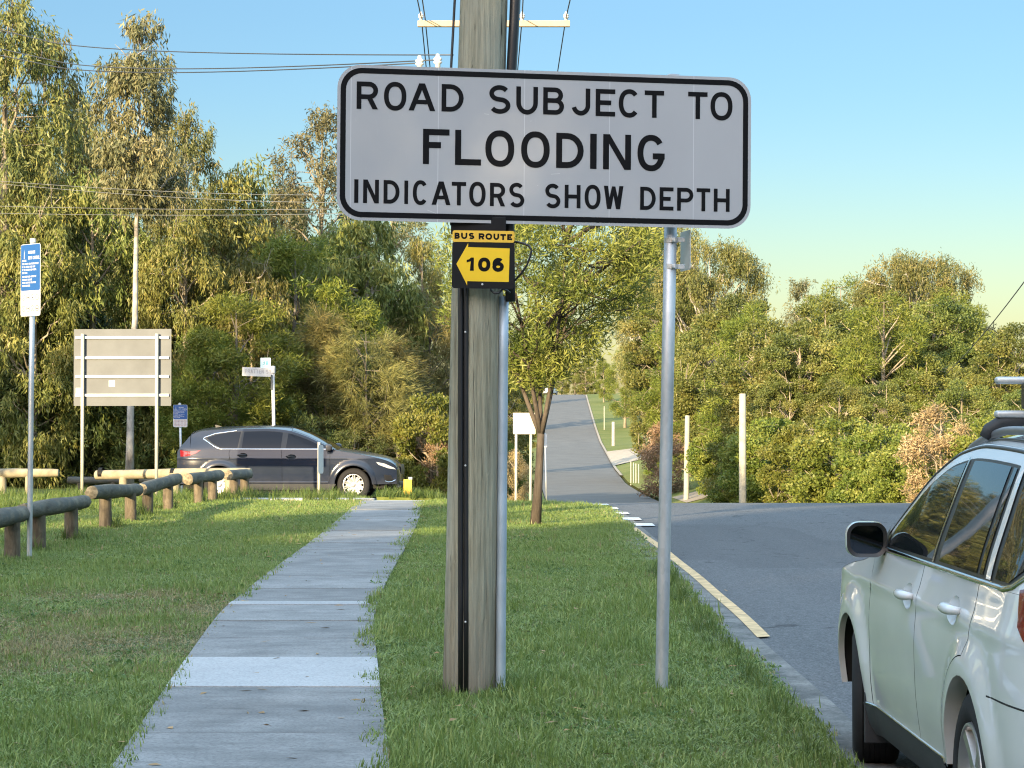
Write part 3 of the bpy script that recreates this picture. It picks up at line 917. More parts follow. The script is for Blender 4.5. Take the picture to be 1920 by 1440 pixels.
P_tall = [(0, .35), (.2, .8), (.45, 1.0), (.7, .85), (.9, .5), (1, .12)]
P_slim = [(0, .3), (.12, .95), (.3, .85), (.45, .62), (.62, .9), (.8, .62), (1, .08)]
P_bush = [(0, .85), (.25, 1.0), (.6, .9), (.85, .62), (1, .2)]
P_dome = [(0, .4), (.2, .82), (.5, 1.0), (.8, .78), (1, .25)]
P_cone = [(0, .8), (.3, 1.0), (.6, .7), (.85, .4), (1, .06)]
P_vase = [(0, .22), (.25, .6), (.6, .95), (.85, .9), (1, .4)]
A = {}
A['tall_gum'] = (14.0, make_tree(101, 14, 4.7, 2.2, P_tall, 150, 36000, 'droop', .22, 34, lm_euc, bk_pale, cl=1.12, bare=4))
A['tall_gum2'] = (12.0, make_tree(102, 12, 3.9, 1.2, P_tall, 115, 27000, 'droop', .19, 30, lm_eu2, bk_pale, cl=1.12, bare=5))
A['slim_gum'] = (14.5, make_tree(103, 14.5, 2.9, 8.7, P_slim, 70, 14500, 'droop', .125, 26, lm_grey, bk_white, lean=(.35, 0), cl=1.0, bare=4, wig=2.6))
A['sparse_gum'] = (12.0, make_tree(104, 12, 5.0, 3.4, P_tall, 80, 15000, 'grey', .17, 34, lm_grey, bk_pale, cl=1.15, bare=3))
A['weeping_gum'] = (9.0, make_tree(105, 9, 4.0, .6, P_dome, 105, 27000, 'droop', .16, 26, lm_eu2, bk_pale, cl=1.05, bare=4))
A['spreading_gum'] = (15.0, make_tree(106, 15, 12.0, 4.2, P_vase, 170, 52000, 'grey', .42, 44, lm_euc, bk_white, cl=1.9, lf=1.5, bare=5, limb_low=.8))
A['forest_tree'] = (9.0, make_tree(107, 9, 6.0, .5, P_dome, 125, 40000, 'broad', .2, 30, lm_brd, bk_pale, cl=1.25, lf=.80, bare=7))
A['forest_tree2'] = (8.0, make_tree(108, 8, 6.4, .3, P_bush, 120, 37000, 'broad', .18, 26, lm_brd, bk_pale, cl=1.25, lf=.80, bare=9))
A['forest_tree3'] = (10.0, make_tree(109, 10, 5.6, .8, P_tall, 110, 24000, 'fine', .2, 34, lm_wat, bk_pale, cl=1.45, lf=1.5, bare=5))
A['casuarina'] = (8.0, make_tree(110, 8, 3.6, .8, P_cone, 120, 40000, 'needle', .11, 26, lm_cas, bk_grey, cl=1.0, bare=3))
A['casuarina2'] = (7.0, make_tree(111, 7, 3.8, .6, P_dome, 110, 36000, 'needle', .11, 24, lm_cas, bk_grey, cl=1.0, bare=3))
A['wattle'] = (6.5, make_tree(112, 6.5, 4.0, .3, P_dome, 100, 27000, 'fine', .13, 22, lm_wat, bk_grey, cl=1.2, lf=1.2, bare=3))
A['hedge_bush'] = (3.6, make_tree(113, 3.6, 4.6, .05, P_bush, 120, 23000, 'broad', .08, 14, lm_hdg, bk_pale, cl=1.0, lf=.86, bare=3))
A['hedge_bush2'] = (4.2, make_tree(114, 4.2, 5.0, .05, P_bush, 130, 25000, 'broad', .09, 14, lm_hdg, bk_pale, cl=1.0, lf=.86, bare=4))
A['dry_bush'] = (3.6, make_tree(115, 3.6, 3.0, .1, P_bush, 70, 9000, 'dry', .06, 16, lm_dry, bk_pale, cl=1.0, bare=4))
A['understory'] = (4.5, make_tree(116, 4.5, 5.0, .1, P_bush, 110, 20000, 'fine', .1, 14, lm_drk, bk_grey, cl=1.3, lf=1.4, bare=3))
street_tree = make_tree(120, 5.4, 3.9, 2.2, P_vase, 150, 31000, 'fine', .070, 50, lm_str, bk_brown, lean=(.25, 0), forks=5, fork_h=.262, cl=.80, lf=.72, inner=.3, limb_r=.36, bare=6)

def plant(kind, px, top, Y, label, name='tree', cat='tree', group=None, wide=1.0, rz=None, x=None, zoff=0.0, hgt=None):
    """a tree of one of the kinds above, standing at depth Y, crown top at the given photo row"""
    Ht, (mt, mc) = A[kind]
    X = (px - 960) / F * Y if x is None else x
    z = h(X, Y) - .05 + zoff
    hh = (at(px, top, Y).z - z) if hgt is None else hgt
    s = hh / (Ht * 1.0)
    o = thing(name, label, cat, (X, Y, z), 0, group)
    sw = s * wide
    o.rotation_euler = (0, 0, rz if rz is not None else (px * 1.7 + Y * 2.3) % 6.283)
    o.scale = (sw, sw, s)
    link(bpy.data.objects.new('trunk', mt), o)
    link(bpy.data.objects.new('crown', mc), o)
    return o

gl, gf, gr_, gb = 'gum trees behind the park barrier', 'feathery casuarinas beside the street', 'trees of the wooded slope right of the road', 'dense bushes along the right road edge'
gu = 'shaded bushes under the gum trees'
V = plant
# left wood
V('tall_gum', 8, -8, 66, 'tallest dense olive gum tree, cut off by the left edge of the photo', 'gum_tree', group=gl, wide=1.0)
V('tall_gum2', 78, 42, 69, 'gum tree just right of the tallest one, behind the blue park sign', 'gum_tree', group=gl, wide=.72)
V('slim_gum', 243, 24, 59.3, 'slim gum tree with a bare white trunk rising behind the large sign back', 'gum_tree', group=gl, rz=.3, wide=1.0)
V('tall_gum', 352, 212, 67, 'rounded gum tree to the right of the slim white trunk', 'gum_tree', group=gl, wide=.95, rz=1.1)
V('weeping_gum', 446, 308, 68, 'darker drooping gum tree with sky gaps, behind the four low wires', 'gum_tree', group=gl, wide=.9, rz=2.2)
V('tall_gum', 162, 196, 82, 'distant dark gum seen in the gap left of the slim white trunk', 'gum_tree', group=gl, wide=.7)
V('weeping_gum', 178, 330, 66, 'yellowish drooping gum tree left of the white trunk, above the sign back', 'gum_tree', group=gl, wide=.95, rz=.4)
V('weeping_gum', 60, 380, 64, 'drooping gum tree with pale bare branches behind the blue park sign', 'gum_tree', group=gl, wide=.9, rz=4.0)
V('weeping_gum', 345, 400, 65, 'drooping gum tree right above the large sign back', 'gum_tree', group=gl, wide=.9, rz=3.1)
V('weeping_gum', 470, 480, 64, 'low drooping gum tree behind the street name sign', 'gum_tree', group=gl, wide=.8, rz=5.0)
V('sparse_gum', 600, 205, 76, 'tall sparse gum tree with thin pinkish foliage left of the flooding sign', 'gum_tree', group=gl, wide=.85, rz=.6)
V('weeping_gum', 520, 352, 79, 'olive gum tree between the dark drooping gum and the sparse one', 'gum_tree', group=gl, wide=.8)
V('weeping_gum', 690, 392, 72, 'weeping gum tree directly under the left half of the flooding sign', 'gum_tree', group=gl, wide=1.0, rz=1.9)
V('weeping_gum', 620, 420, 74, 'hazy olive gum tree below the left end of the flooding sign', 'gum_tree', group=gl, wide=.8, rz=2.9)
V('tall_gum2', 795, 440, 78, 'gum tree showing just left of the timber pole below the flooding sign', 'gum_tree', group=gl, wide=.8)
V('sparse_gum', 740, 330, 88, 'gum tree mostly hidden behind the flooding sign', 'gum_tree', group=gl, wide=.9)
# wattles and casuarinas
V('wattle', 545, 455, 66, 'bright green wattle tree to the right of the street name sign', 'wattle_tree', group=gl)
V('wattle', 640, 560, 66, 'smaller bright green wattle above the dark car bonnet', 'wattle_tree', group=gl)
V('wattle', 440, 560, 61, 'low green wattle behind the roof of the dark car', 'wattle_tree', group=gl, wide=1.1)
V('wattle', 395, 625, 60.5, 'green wattle bush between the large sign back and the street name sign', 'wattle_tree', group=gl)
V('casuarina', 610, 592, 62.5, 'feathery casuarina with golden drooping sprays left of the other two', 'casuarina_tree', group=gf)
V('casuarina2', 690, 610, 62, 'middle feathery casuarina beyond the dark car bonnet', 'casuarina_tree', group=gf, wide=.9)
V('casuarina', 745, 640, 63.5, 'feathery casuarina nearest the timber pole', 'casuarina_tree', group=gf)
V('casuarina2', 800, 560, 72, 'tall casuarina behind the pale bush left of the timber pole', 'casuarina_tree', group=gf)
V('hedge_bush', 822, 745, 60, 'pale green leafy bush just left of the timber pole', 'bush', 'bush', wide=.75)
V('dry_bush', 808, 800, 60.5, 'brownish twiggy bush at the foot of the pale green one by the pole', 'bush', 'bush', wide=.9)
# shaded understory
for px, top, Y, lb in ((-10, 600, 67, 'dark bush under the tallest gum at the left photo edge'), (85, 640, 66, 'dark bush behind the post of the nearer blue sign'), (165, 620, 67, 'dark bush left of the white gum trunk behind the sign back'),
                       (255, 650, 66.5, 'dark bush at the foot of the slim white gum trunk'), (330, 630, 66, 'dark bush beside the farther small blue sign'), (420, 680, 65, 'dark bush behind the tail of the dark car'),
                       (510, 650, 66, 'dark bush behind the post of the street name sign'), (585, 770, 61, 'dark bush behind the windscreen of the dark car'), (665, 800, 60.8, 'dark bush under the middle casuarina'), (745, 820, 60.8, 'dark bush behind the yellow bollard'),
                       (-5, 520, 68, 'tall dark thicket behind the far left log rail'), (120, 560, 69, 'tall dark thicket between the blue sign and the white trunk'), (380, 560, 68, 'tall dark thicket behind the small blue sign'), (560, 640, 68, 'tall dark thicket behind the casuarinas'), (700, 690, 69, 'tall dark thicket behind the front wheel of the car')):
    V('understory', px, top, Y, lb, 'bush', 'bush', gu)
# wall of the wood behind: distant crowns that close the gaps
for px, top, Y, w, lb in ((30, 250, 96, 1.5, 'far gum behind the tallest gum'), (240, 330, 98, 1.5, 'far gum behind the slim white trunk'), (420, 420, 100, 1.5, 'far gum behind the drooping dark gum'), (560, 470, 104, 1.4, 'far gum behind the bright wattle'), (690, 500, 108, 1.2, 'far gum behind the weeping gum under the sign')):
    V('tall_gum2', px, top, Y, lb + ', closing the wood', 'gum_tree', 'tree', gl, wide=w)
# along the far road, left side
V('forest_tree', 898, 620, 118, 'green tree left of the far road, behind the timber pole', 'roadside_tree', wide=.8)
V('forest_tree2', 935, 660, 128, 'sunny green tree at the left edge of the far road behind the street tree', 'roadside_tree', wide=.7)
V('forest_tree', 968, 700, 215, 'small far tree casting its shadow over the far road', 'roadside_tree', wide=.75)
V('hedge_bush2', 938, 830, 124, 'low green bush left of the far road below the small white sign', 'bush', 'bush', wide=.9)
V('dry_bush', 966, 850, 118, 'brownish bush left of the far road behind the small white sign', 'bush', 'bush', wide=.9)
V('forest_tree', 984, 672, 330, 'far green tree left of the top of the hill road', 'roadside_tree', wide=.9)
V('forest_tree2', 1003, 690, 405, 'green tree by the tiny parked car at the top of the hill', 'roadside_tree', wide=.8)
V('forest_tree', 1052, 660, 480, 'tree straight ahead where the hill road tops out', 'roadside_tree', wide=.8)
V('forest_tree2', 1078, 664, 500, 'tree with dark shade beneath it at the end of the hill road', 'roadside_tree', wide=.8)
V('forest_tree', 1030, 640, 520, 'pale far tree above the tiny parked car', 'roadside_tree', wide=.9)
V('forest_tree', 1098, 672, 476, 'rounded tree at the right of the road end on top of the hill', 'roadside_tree', wide=.9)
V('forest_tree2', 1118, 660, 500, 'yellow green tree behind the right side of the road end', 'roadside_tree', wide=.9)
# right side of the far road
V('forest_tree3', 1132, 676, 410, 'hazy yellow green tree right of the top of the hill road', 'roadside_tree', wide=.85)
V('forest_tree3', 1172, 646, 335, 'light yellow green tree leaning over the hill road from the right', 'roadside_tree', wide=.85)
V('forest_tree', 1208, 660, 270, 'round yellow green tree above the thin white posts', 'roadside_tree', wide=.75)
V('forest_tree2', 1262, 690, 205, 'dark green tree over the driveway right of the hill road', 'roadside_tree', wide=.72)
V('forest_tree', 1290, 640, 192, 'green tree behind the dark one over the driveway', 'roadside_tree', wide=.8)
V('hedge_bush2', 1238, 830, 190, 'dark green bush above the four little stakes', 'bush', 'bush', wide=.9)
V('dry_bush', 1247, 802, 142, 'orange brown dead bush behind the galvanised sign post', 'bush', 'bush', wide=1.0)
# big gums on the right
V('spreading_gum', 1222, 400, 205, 'large gum with pale forked limbs behind the galvanised sign post', 'gum_tree', wide=.55, rz=.4)
V('spreading_gum', 1335, 455, 150, 'gum tree with thin grey crown right of the sign post, under the sign corner', 'gum_tree', wide=.62, rz=2.0)
V('sparse_gum', 1205, 470, 330, 'thin gum behind the right side of the street tree', 'gum_tree', wide=.9)
# wooded slope
R = [
 ('forest_tree3', 1290, 560, 112, 1.0, 'tree right of the galvanised post, below the thin grey gum'), ('forest_tree', 1385, 555, 105, 1.0, 'round yellow green tree above the taller pale post'),
 ('forest_tree', 1330, 640, 100, 1.0, 'tree just left of the taller pale post, half way up the slope'), ('forest_tree2', 1440, 610, 108, 1.0, 'bright tree in the dip of the skyline'),
 ('sparse_gum', 1512, 526, 130, 1.0, 'pale see through gum on the skyline left of the two crests'), ('forest_tree3', 1575, 528, 122, 1.0, 'leafy left crest of the wooded skyline'),
 ('spreading_gum', 1722, 480, 118, .72, 'highest tree of the wooded slope with dark clumps'), ('forest_tree3', 1655, 556, 104, 1.0, 'feathery brownish tree between the two skyline crests'),
 ('forest_tree3', 1790, 548, 112, .9, 'tree falling away right of the highest crest'), ('sparse_gum', 1838, 590, 124, 1.0, 'thin gum on the skyline near the diagonal wire'),
 ('forest_tree', 1905, 608, 100, 1.0, 'russet tinged tree on the skyline at the right photo edge'), ('forest_tree', 1500, 625, 96, 1.0, 'bright green tree below the see through gum'),
 ('forest_tree2', 1590, 640, 95, 1.0, 'tree with upright pale stems in the middle of the slope'), ('forest_tree', 1690, 620, 93, 1.0, 'tree with a dark hollow below the highest crest'),
 ('forest_tree2', 1780, 640, 92, 1.0, 'tree crossed by the lower end of the diagonal wire'), ('forest_tree', 1870, 660, 84, 1.0, 'tree with a forked white branch above the roof rack'),
 ('forest_tree2', 1390, 690, 90, 1.0, 'dense tree behind the top of the taller pale post'), ('forest_tree', 1290, 700, 104, .9, 'dense tree behind the shorter pale post'),
 ('forest_tree', 1480, 710, 84, 1.0, 'shadowy tree right of the taller pale post'), ('forest_tree2', 1570, 720, 80, 1.0, 'dense tree with tangled pale branches, lower middle of the slope'),
 ('forest_tree', 1660, 715, 78, 1.0, 'dark tangled tree left of the russet bush'), ('forest_tree2', 1800, 720, 74, 1.0, 'dense tree behind the russet bush'), ('forest_tree', 1925, 730, 68, 1.0, 'dense tree directly behind the roof rack'),
 ('forest_tree2', 1960, 640, 90, 1.0, 'tree at the right photo edge behind the roof rack'),
]
R += [('forest_tree', 1255, 540, 140, 1.0, 'tree between the large pale limbed gum and the thin grey gum'), ('forest_tree', 1545, 560, 116, 1.0, 'rounded tree at the foot of the left skyline crest'),
      ('forest_tree', 1620, 575, 110, 1.0, 'rounded tree in the saddle between the two skyline crests'), ('forest_tree3', 1690, 520, 124, 1.0, 'light green tree on the left shoulder of the highest crest'),
      ('forest_tree', 1755, 560, 110, 1.0, 'rounded tree under the right shoulder of the highest crest'), ('forest_tree2', 1445, 660, 98, 1.0, 'dense tree below the dip of the skyline'),
      ('forest_tree', 1355, 590, 112, 1.0, 'tree under the thin grey gum, left of the taller pale post'), ('forest_tree3', 1410, 575, 118, 1.0, 'light green tree left of the dip of the skyline'),
      ('forest_tree', 1735, 660, 88, 1.0, 'shadowy tree above the russet bush'), ('forest_tree2', 1630, 660, 90, 1.0, 'dense tree left of the dark hollow')]
for kind, px, top, Y, w, lb in R:
    if Y < 100: Y += 16
    Y = max(Y, 13.4 * F / (px - 960))
    V(kind, px, top, Y, lb, 'gum_tree' if 'gum' in kind else 'casuarina_tree' if 'casu' in kind else 'woodland_tree', 'tree', gr_, wide=w)
# hedge row: bushes along the right edge of the road
Hd = [
 (1352, 855, 131, 'first small bush of the roadside row, by the shorter pale post'), (1366, 800, 124, 'bush between the two pale posts'), (1412, 800, 108, 'bush right behind the taller pale post'), (1462, 790, 98, 'bush of the roadside row, next right of the taller pale post'),
 (1520, 800, 90, 'bush of the roadside row, second right of the taller pale post'), (1585, 790, 83, 'bush of the roadside row, third right of the taller pale post'), (1650, 800, 77, 'bush of the roadside row below the russet bush'),
 (1715, 820, 71.5, 'bush of the roadside row behind the side mirror'), (1790, 800, 66, 'bush of the roadside row behind the front door of the white car'), (1870, 790, 61.5, 'bush of the roadside row behind the white car roof'), (1960, 790, 60, 'last bush of the roadside row, hidden by the white car')]
Hd += [(1452, 850, 104, 'low bush in front of the row, right of the taller pale post'), (1550, 850, 85, 'low bush in front of the row, below the tangled pale branches'), (1680, 860, 73, 'low bush in front of the row, left of the side mirror')]
for i, (px, top, Y, lb) in enumerate(Hd):
    V('hedge_bush' if i % 2 else 'hedge_bush2', px, top, Y, lb, 'bush', 'bush', gb, wide=1.0)
V('dry_bush', 1765, 772, 62, 'russet orange dead bush above the white car windscreen', 'bush', 'bush', wide=1.0)
# the lone street tree on the verge
st = thing('street_tree', 'young street tree with dark forked trunk standing on the verge behind the sign', 'tree', (at(1004, 985, 34.5).x, 34.5, 0), .0)
link(bpy.data.objects.new('trunk', street_tree[0]), st); link(bpy.data.objects.new('crown', street_tree[1]), st)
# trees behind the photographer whose shade lies over the foreground
gs = 'leafy trees behind the photographer'
for i, (x, y, hg) in enumerate(((-58, -20, 15), (-50, -22, 15.6), (-43, -21, 15.8), (-37, -25, 15.8), (-31, -22, 16.4), (-25, -24, 16.9), (-19, -22, 16.6), (-13, -25, 17.2), (-7, -22, 16.8), (-1, -25, 17), (6, -23, 16), (-28, -31, 18.2), (-34, -30, 17.2), (-22, -15, 13.5), (-16, -16, 13), (-10, -15, 13), (-4, -17, 13.5), (-13, -19, 14), (-19, -18, 14.5), (-7, -20, 14.2), (-1, -19, 13.5))):
    V(('forest_tree', 'weeping_gum', 'forest_tree2')[i % 3], 0, 0, y, 'tall leafy tree standing behind the photographer, shading the lawn', 'shade_tree', 'tree', gs, wide=.62 if i % 3 == 2 else .72, x=x, hgt=hg)
for x, y, hg in ((-18, 38.5, 9.8), (-21, 35, 10), (-18.5, 44, 9), (-18, 49.5, 8.4), (-23, 47, 9.5)):
    V('forest_tree' if y < 42 else 'weeping_gum', 0, 0, y, 'dense tree in the park left of the view, shading the low bushes', 'shade_tree', 'tree', 'park trees left of the view', wide=.8, x=x, hgt=hg)

# ------------------------------------------------------------------ lettering drawn from strokes
def ell(cx, cz, rx, rz, a0, a1, n=14, ex=2.0):
    P = []
    for i in range(n + 1):
        a = rad(a0 + (a1 - a0) * i / n)
        c, s = math.cos(a), math.sin(a)
        P.append((cx + rx * math.copysign(abs(c) ** (2 / ex), c), cz + rz * math.copysign(abs(s) ** (2 / ex), s)))
    return P
def glyph(ch, w, hh, t):
    """strokes ('S', points, closed) and polygons ('P', points) inside a w x hh box"""
    q = t / 2
    r4 = (hh - t) / 4
    mid = hh * .5
    def bowl(z0, z1, x1, close=True):
        r = (z1 - z0) / 2
        rx = min(r * 1.05, x1 * .55)
        return [(q, z1)] + ell(x1 - rx, (z0 + z1) / 2, rx, r, 90, -90, 12) + [(q, z0)]
    if ch in 'O0': return [('S', ell(w / 2, hh / 2, (w - t) / 2, (hh - t) / 2, 0, 360, 36, 2.25)[:-1], True)]
    if ch == 'I': return [('P', [(0, 0), (w, 0), (w, hh), (0, hh)])]
    if ch == 'L': return [('S', [(q, hh), (q, q), (w, q)], False)]
    if ch == 'T': return [('P', [(0, hh - t), (w, hh - t), (w, hh), (0, hh)]), ('P', [(w / 2 - q, 0), (w / 2 + q, 0), (w / 2 + q, hh - t * .5), (w / 2 - q, hh - t * .5)])]
    if ch == 'H': return [('P', [(0, 0), (t, 0), (t, hh), (0, hh)]), ('P', [(w - t, 0), (w, 0), (w, hh), (w - t, hh)]), ('P', [(t * .5, mid - q), (w - t * .5, mid - q), (w - t * .5, mid + q), (t * .5, mid + q)])]
    if ch == 'E': return [('S', [(w, q), (q, q), (q, hh - q), (w, hh - q)], False), ('P', [(q, mid - q), (w * .8 - .001, mid - q), (w * .8, mid + q), (q, mid + q)])]
    if ch == 'F': return [('S', [(q, 0), (q, hh - q), (w, hh - q)], False), ('P', [(q, hh * .545 - q), (w * .68, hh * .545 - q), (w * .68, hh * .545 + q), (q, hh * .545 + q)])]
    if ch == 'N': return [('P', [(0, 0), (t, 0), (t, hh), (0, hh)]), ('P', [(w - t, 0), (w, 0), (w, hh), (w - t, hh)]), ('P', [(w - t * 1.12, 0), (w - t * .05, 0), (t * 1.12, hh), (t * .05, hh)])]
    if ch == 'A':
        a = t * .62; k = t * 1.12
        return [('P', [(0, 0), (k, 0), (w / 2 + a * .9, hh), (w / 2 - a, hh)]), ('P', [(w - k, 0), (w, 0), (w / 2 + a, hh), (w / 2 - a * .9, hh)]),
                ('P', [(w * .2, hh * .24), (w * .8, hh * .24), (w * .8 - t * .3, hh * .24 + t * .92), (w * .2 + t * .3, hh * .24 + t * .92)])]
    if ch == 'W':
        k = t * 1.08
        return [('P', [(0, hh), (k, hh), (w * .27 + k * .5, 0), (w * .27 - k * .5, 0)]), ('P', [(w * .27 - k * .5, 0), (w * .27 + k * .5, 0), (w * .5 + k * .42, hh * .98), (w * .5 - k * .42, hh * .98)]),
                ('P', [(w * .73 - k * .5, 0), (w * .73 + k * .5, 0), (w * .5 + k * .42, hh * .98), (w * .5 - k * .42, hh * .98)]), ('P', [(w - k, hh), (w, hh), (w * .73 + k * .5, 0), (w * .73 - k * .5, 0)])]
    if ch == 'D': return [('S', bowl(q, hh - q, w - q), True)]
    if ch == 'P': return [('P', [(0, 0), (t, 0), (t, hh), (0, hh)]), ('S', bowl(hh * .45, hh - q, w - q), False)]
    if ch == 'R': return [('P', [(0, 0), (t, 0), (t, hh), (0, hh)]), ('S', bowl(hh * .45, hh - q, w - q), False), ('P', [(w - t * 1.15, 0), (w, 0), (w * .60 + q * .8, hh * .47), (w * .60 - t * .75, hh * .47)])]
    if ch == 'B': return [('P', [(0, 0), (t, 0), (t, hh), (0, hh)]), ('S', bowl(hh * .52, hh - q, w * .95 - q), False), ('S', bowl(q, hh * .52, w - q), False)]
    if ch == 'U':
        r = (w - t) / 2
        return [('S', [(q, hh)] + ell(w / 2, q + r * 1.1, r, r * 1.1, 180, 360, 16) + [(w - q, hh)], False)]
    if ch == 'J':
        r = (w - t) / 2 * .92
        return [('S', [(w - q, hh)] + ell(w - q - r, q + r * 1.1, r, r * 1.1, 0, -165, 16), False)]
    if ch == 'C': return [('S', ell(w / 2, hh / 2, (w - t) / 2, (hh - t) / 2, 42, 318, 30, 2.2), False)]
    if ch == 'G': return [('S', ell(w / 2, hh / 2, (w - t) / 2, (hh - t) / 2, 36, 345, 30, 2.2) + [(w - q, hh * .40)], False), ('P', [(w * .56, hh * .33), (w, hh * .33), (w, hh * .33 + t), (w * .56, hh * .33 + t)])]
    if ch == 'S':
        return [('S', ell(w * .49, hh - q - r4, (w - t) / 2 * .95, r4, 32, 250, 18) + ell(w / 2, q + r4, (w - t) / 2, r4, 70, -150, 18), False)]
    if ch == 'Y': return [('P', [(0, hh), (t * 1.1, hh), (w / 2 + q, hh * .45), (w / 2 - q, hh * .45)]), ('P', [(w - t * 1.1, hh), (w, hh), (w / 2 + q, hh * .45), (w / 2 - q, hh * .45)]), ('P', [(w / 2 - q, 0), (w / 2 + q, 0), (w / 2 + q, hh * .47), (w / 2 - q, hh * .47)])]
    if ch == '1': return [('P', [(w - t, 0), (w, 0), (w, hh), (w - t * .75, hh)]), ('P', [(0, hh * .62), (w - t * .3, hh * .76), (w - t * .1, hh), (w - t * .75, hh), (w - t * 1.25, hh * .86), (0, hh * .82)])]
    if ch == '6':
        rz = hh * .31 - q * .6
        return [('S', ell(w / 2, q + rz, (w - t) / 2, rz, 0, 360, 26)[:-1], True), ('S', ell(w * .52, hh * .52, (w - t) / 2 * 1.03, hh * .48 - q, 48, 185, 16, 2.2), False)]
    if ch == '3': return [('S', ell(w * .46, hh - q - r4, (w - t) / 2, r4, 150, -80, 16) + ell(w / 2, q + r4, (w - t) / 2, r4, 80, -150, 16), False)]
    return [('P', [(0, 0), (w, 0), (w, hh), (0, hh)])]

def strip(P, t, closed):
    n = len(P)
    L, R = [], []
    for i in range(n):
        a = P[i - 1] if (i > 0 or closed) else P[i]
        b = P[(i + 1) % n] if (i < n - 1 or closed) else P[i]
        p = P[i]
        def un(u, v):
            d = math.hypot(v[0] - u[0], v[1] - u[1]) or 1e-9
            return ((v[0] - u[0]) / d, (v[1] - u[1]) / d)
        d1 = un(a, p) if a != p else un(p, b)
        d2 = un(p, b) if b != p else d1
        nx, nz = -(d1[1] + d2[1]), d1[0] + d2[0]
        m = math.hypot(nx, nz) or 1e-9
        nx /= m; nz /= m
        c = max(.45, nx * -d1[1] + nz * d1[0])
        k = t / 2 / c
        L.append((p[0] + nx * k, p[1] + nz * k)); R.append((p[0] - nx * k, p[1] - nz * k))
    return L, R
def letters(mb, items, y, t, slant=0.0):
    """items: (char, x0, x1, z0, z1); flat print at local y"""
    k = 0
    for ch, x0, x1, z0, z1 in items:
        for j, st in enumerate(glyph(ch, x1 - x0, z1 - z0, t)):
            yy = y - .00012 * j
            if st[0] == 'P':
                P = [(x0 + a, z0 + b) for a, b in st[1]]
                ar = sum(P[i][0] * P[(i + 1) % len(P)][1] - P[(i + 1) % len(P)][0] * P[i][1] for i in range(len(P)))
                if ar < 0: P = P[::-1]
                mb.add([(a, yy, b) for a, b in P], [tuple(range(len(P)))])
            else:
                L, R = strip(st[1], t, st[2]); n = len(L)
                V = [(x0 + a, yy, z0 + b) for a, b in L] + [(x0 + a, yy, z0 + b) for a, b in R]
                rng = range(n if st[2] else n - 1)
                mb.add(V, [(i, n + i, n + (i + 1) % n, (i + 1) % n) for i in rng])
def text_line(mb, s, x0, x1, z0, z1, t, y, adv=None):
    """spread a line of words evenly over x0..x1"""
    wd = {'I': .32, '1': .62, ' ': .55, 'W': 1.25, 'L': .85, 'E': .85, 'F': .85}
    tot = sum(wd.get(c, 1) for c in s) + .28 * (len(s) - 1)
    u = (x1 - x0) / tot; x = x0; it = []
    for c in s:
        w = wd.get(c, 1) * u
        if c != ' ': it.append((c, x, x + (w if c != 'I' else t), z0, z1))
        x += w + .28 * u
    letters(mb, it, y, t)

m_galv = None
def galv():
    t = NT('galvanised_steel')
    co = t.coord('Object')
    v = t.n('ShaderNodeTexVoronoi'); t.link(t.mapping(co, (1, 1, .6)), v.inputs['Vector']); v.inputs['Scale'].default_value = 45
    n1 = t.noise(t.mapping(co, (1, 1, .18)), 14, 5)
    c = t.ramp(n1, [(.3, (.34, .36, .38)), (.7, (.56, .575, .59))])
    c = t.mix(.25, c, t.ramp(v.outputs['Color'], [(0, (.33, .35, .37)), (1, (.62, .64, .65))]))
    return t.done(t.princ(c, .48, .65, .5, t.bump(n1, .15, .003)))
m_galv = galv()
m_black = simple('black_paint', (.008, .008, .009), .6, 0, .2, .1)
m_print = simple('black_print', (.006, .006, .007), .75, 0, .12, .1)
def sheet_white():
    t = NT('white_sign_sheet')
    co = t.coord('Object')
    n1 = t.noise(t.mapping(co, (1, 1, .5)), 1.6, 5); n2 = t.noise(t.mapping(co, (9, 1, 1.2)), 9, 4, .7)
    n3 = t.noise(t.mapping(co, (3, 1, 14)), 7, 3, .6, 1.5)
    c = t.ramp(n1, [(.3, (.33, .332, .352)), (.7, (.37, .372, .39))])
    c = t.mix(t.ramp(n2, [(.62, (0, 0, 0)), (.75, (.25, .25, .25))]), c, (.50, .50, .50))
    c = t.mix(t.ramp(n3, [(.74, (0, 0, 0)), (.80, (.5, .5, .5))]), c, (.84, .84, .84))
    # faint overlap seams of the reflective film
    sp = t.n('ShaderNodeSeparateXYZ'); t.link(co, sp.inputs[0])
    fr = t.math('FRACT', t.math('ADD', t.math('MULTIPLY', sp.outputs['X'], 1 / .504), .27))
    seam = t.math('LESS_THAN', fr, .006)
    c = t.mix(t.math('MULTIPLY', seam, .35), c, (.88, .88, .90))
    return t.done(t.princ(c, .42, 0, .45))
m_sheet = sheet_white()
m_alu = simple('bare_aluminium', (.55, .55, .54), .5, .6, .5, .12, 4, .05)
m_white = simple('white_powder_coat', (.50, .50, .50), .5, 0, .45, .06)
m_cream = simple('cream_painted_timber', (.42, .40, .33), .75, 0, .3, .12, 5, .25)
m_yellow = simple('yellow_sign_film', (.80, .50, .012), .45, 0, .45, .05)
m_ylw2 = simple('faded_yellow_sign_film', (.74, .44, .045), .5, 0, .4, .10, 10)
m_blue = simple('blue_sign_film', (.015, .075, .24), .45, 0, .5, .06)
m_red = simple('red_print', (.45, .06, .05), .5)
m_rubber = simple('black_cable', (.011, .011, .013), .42, 0, .5, .1)
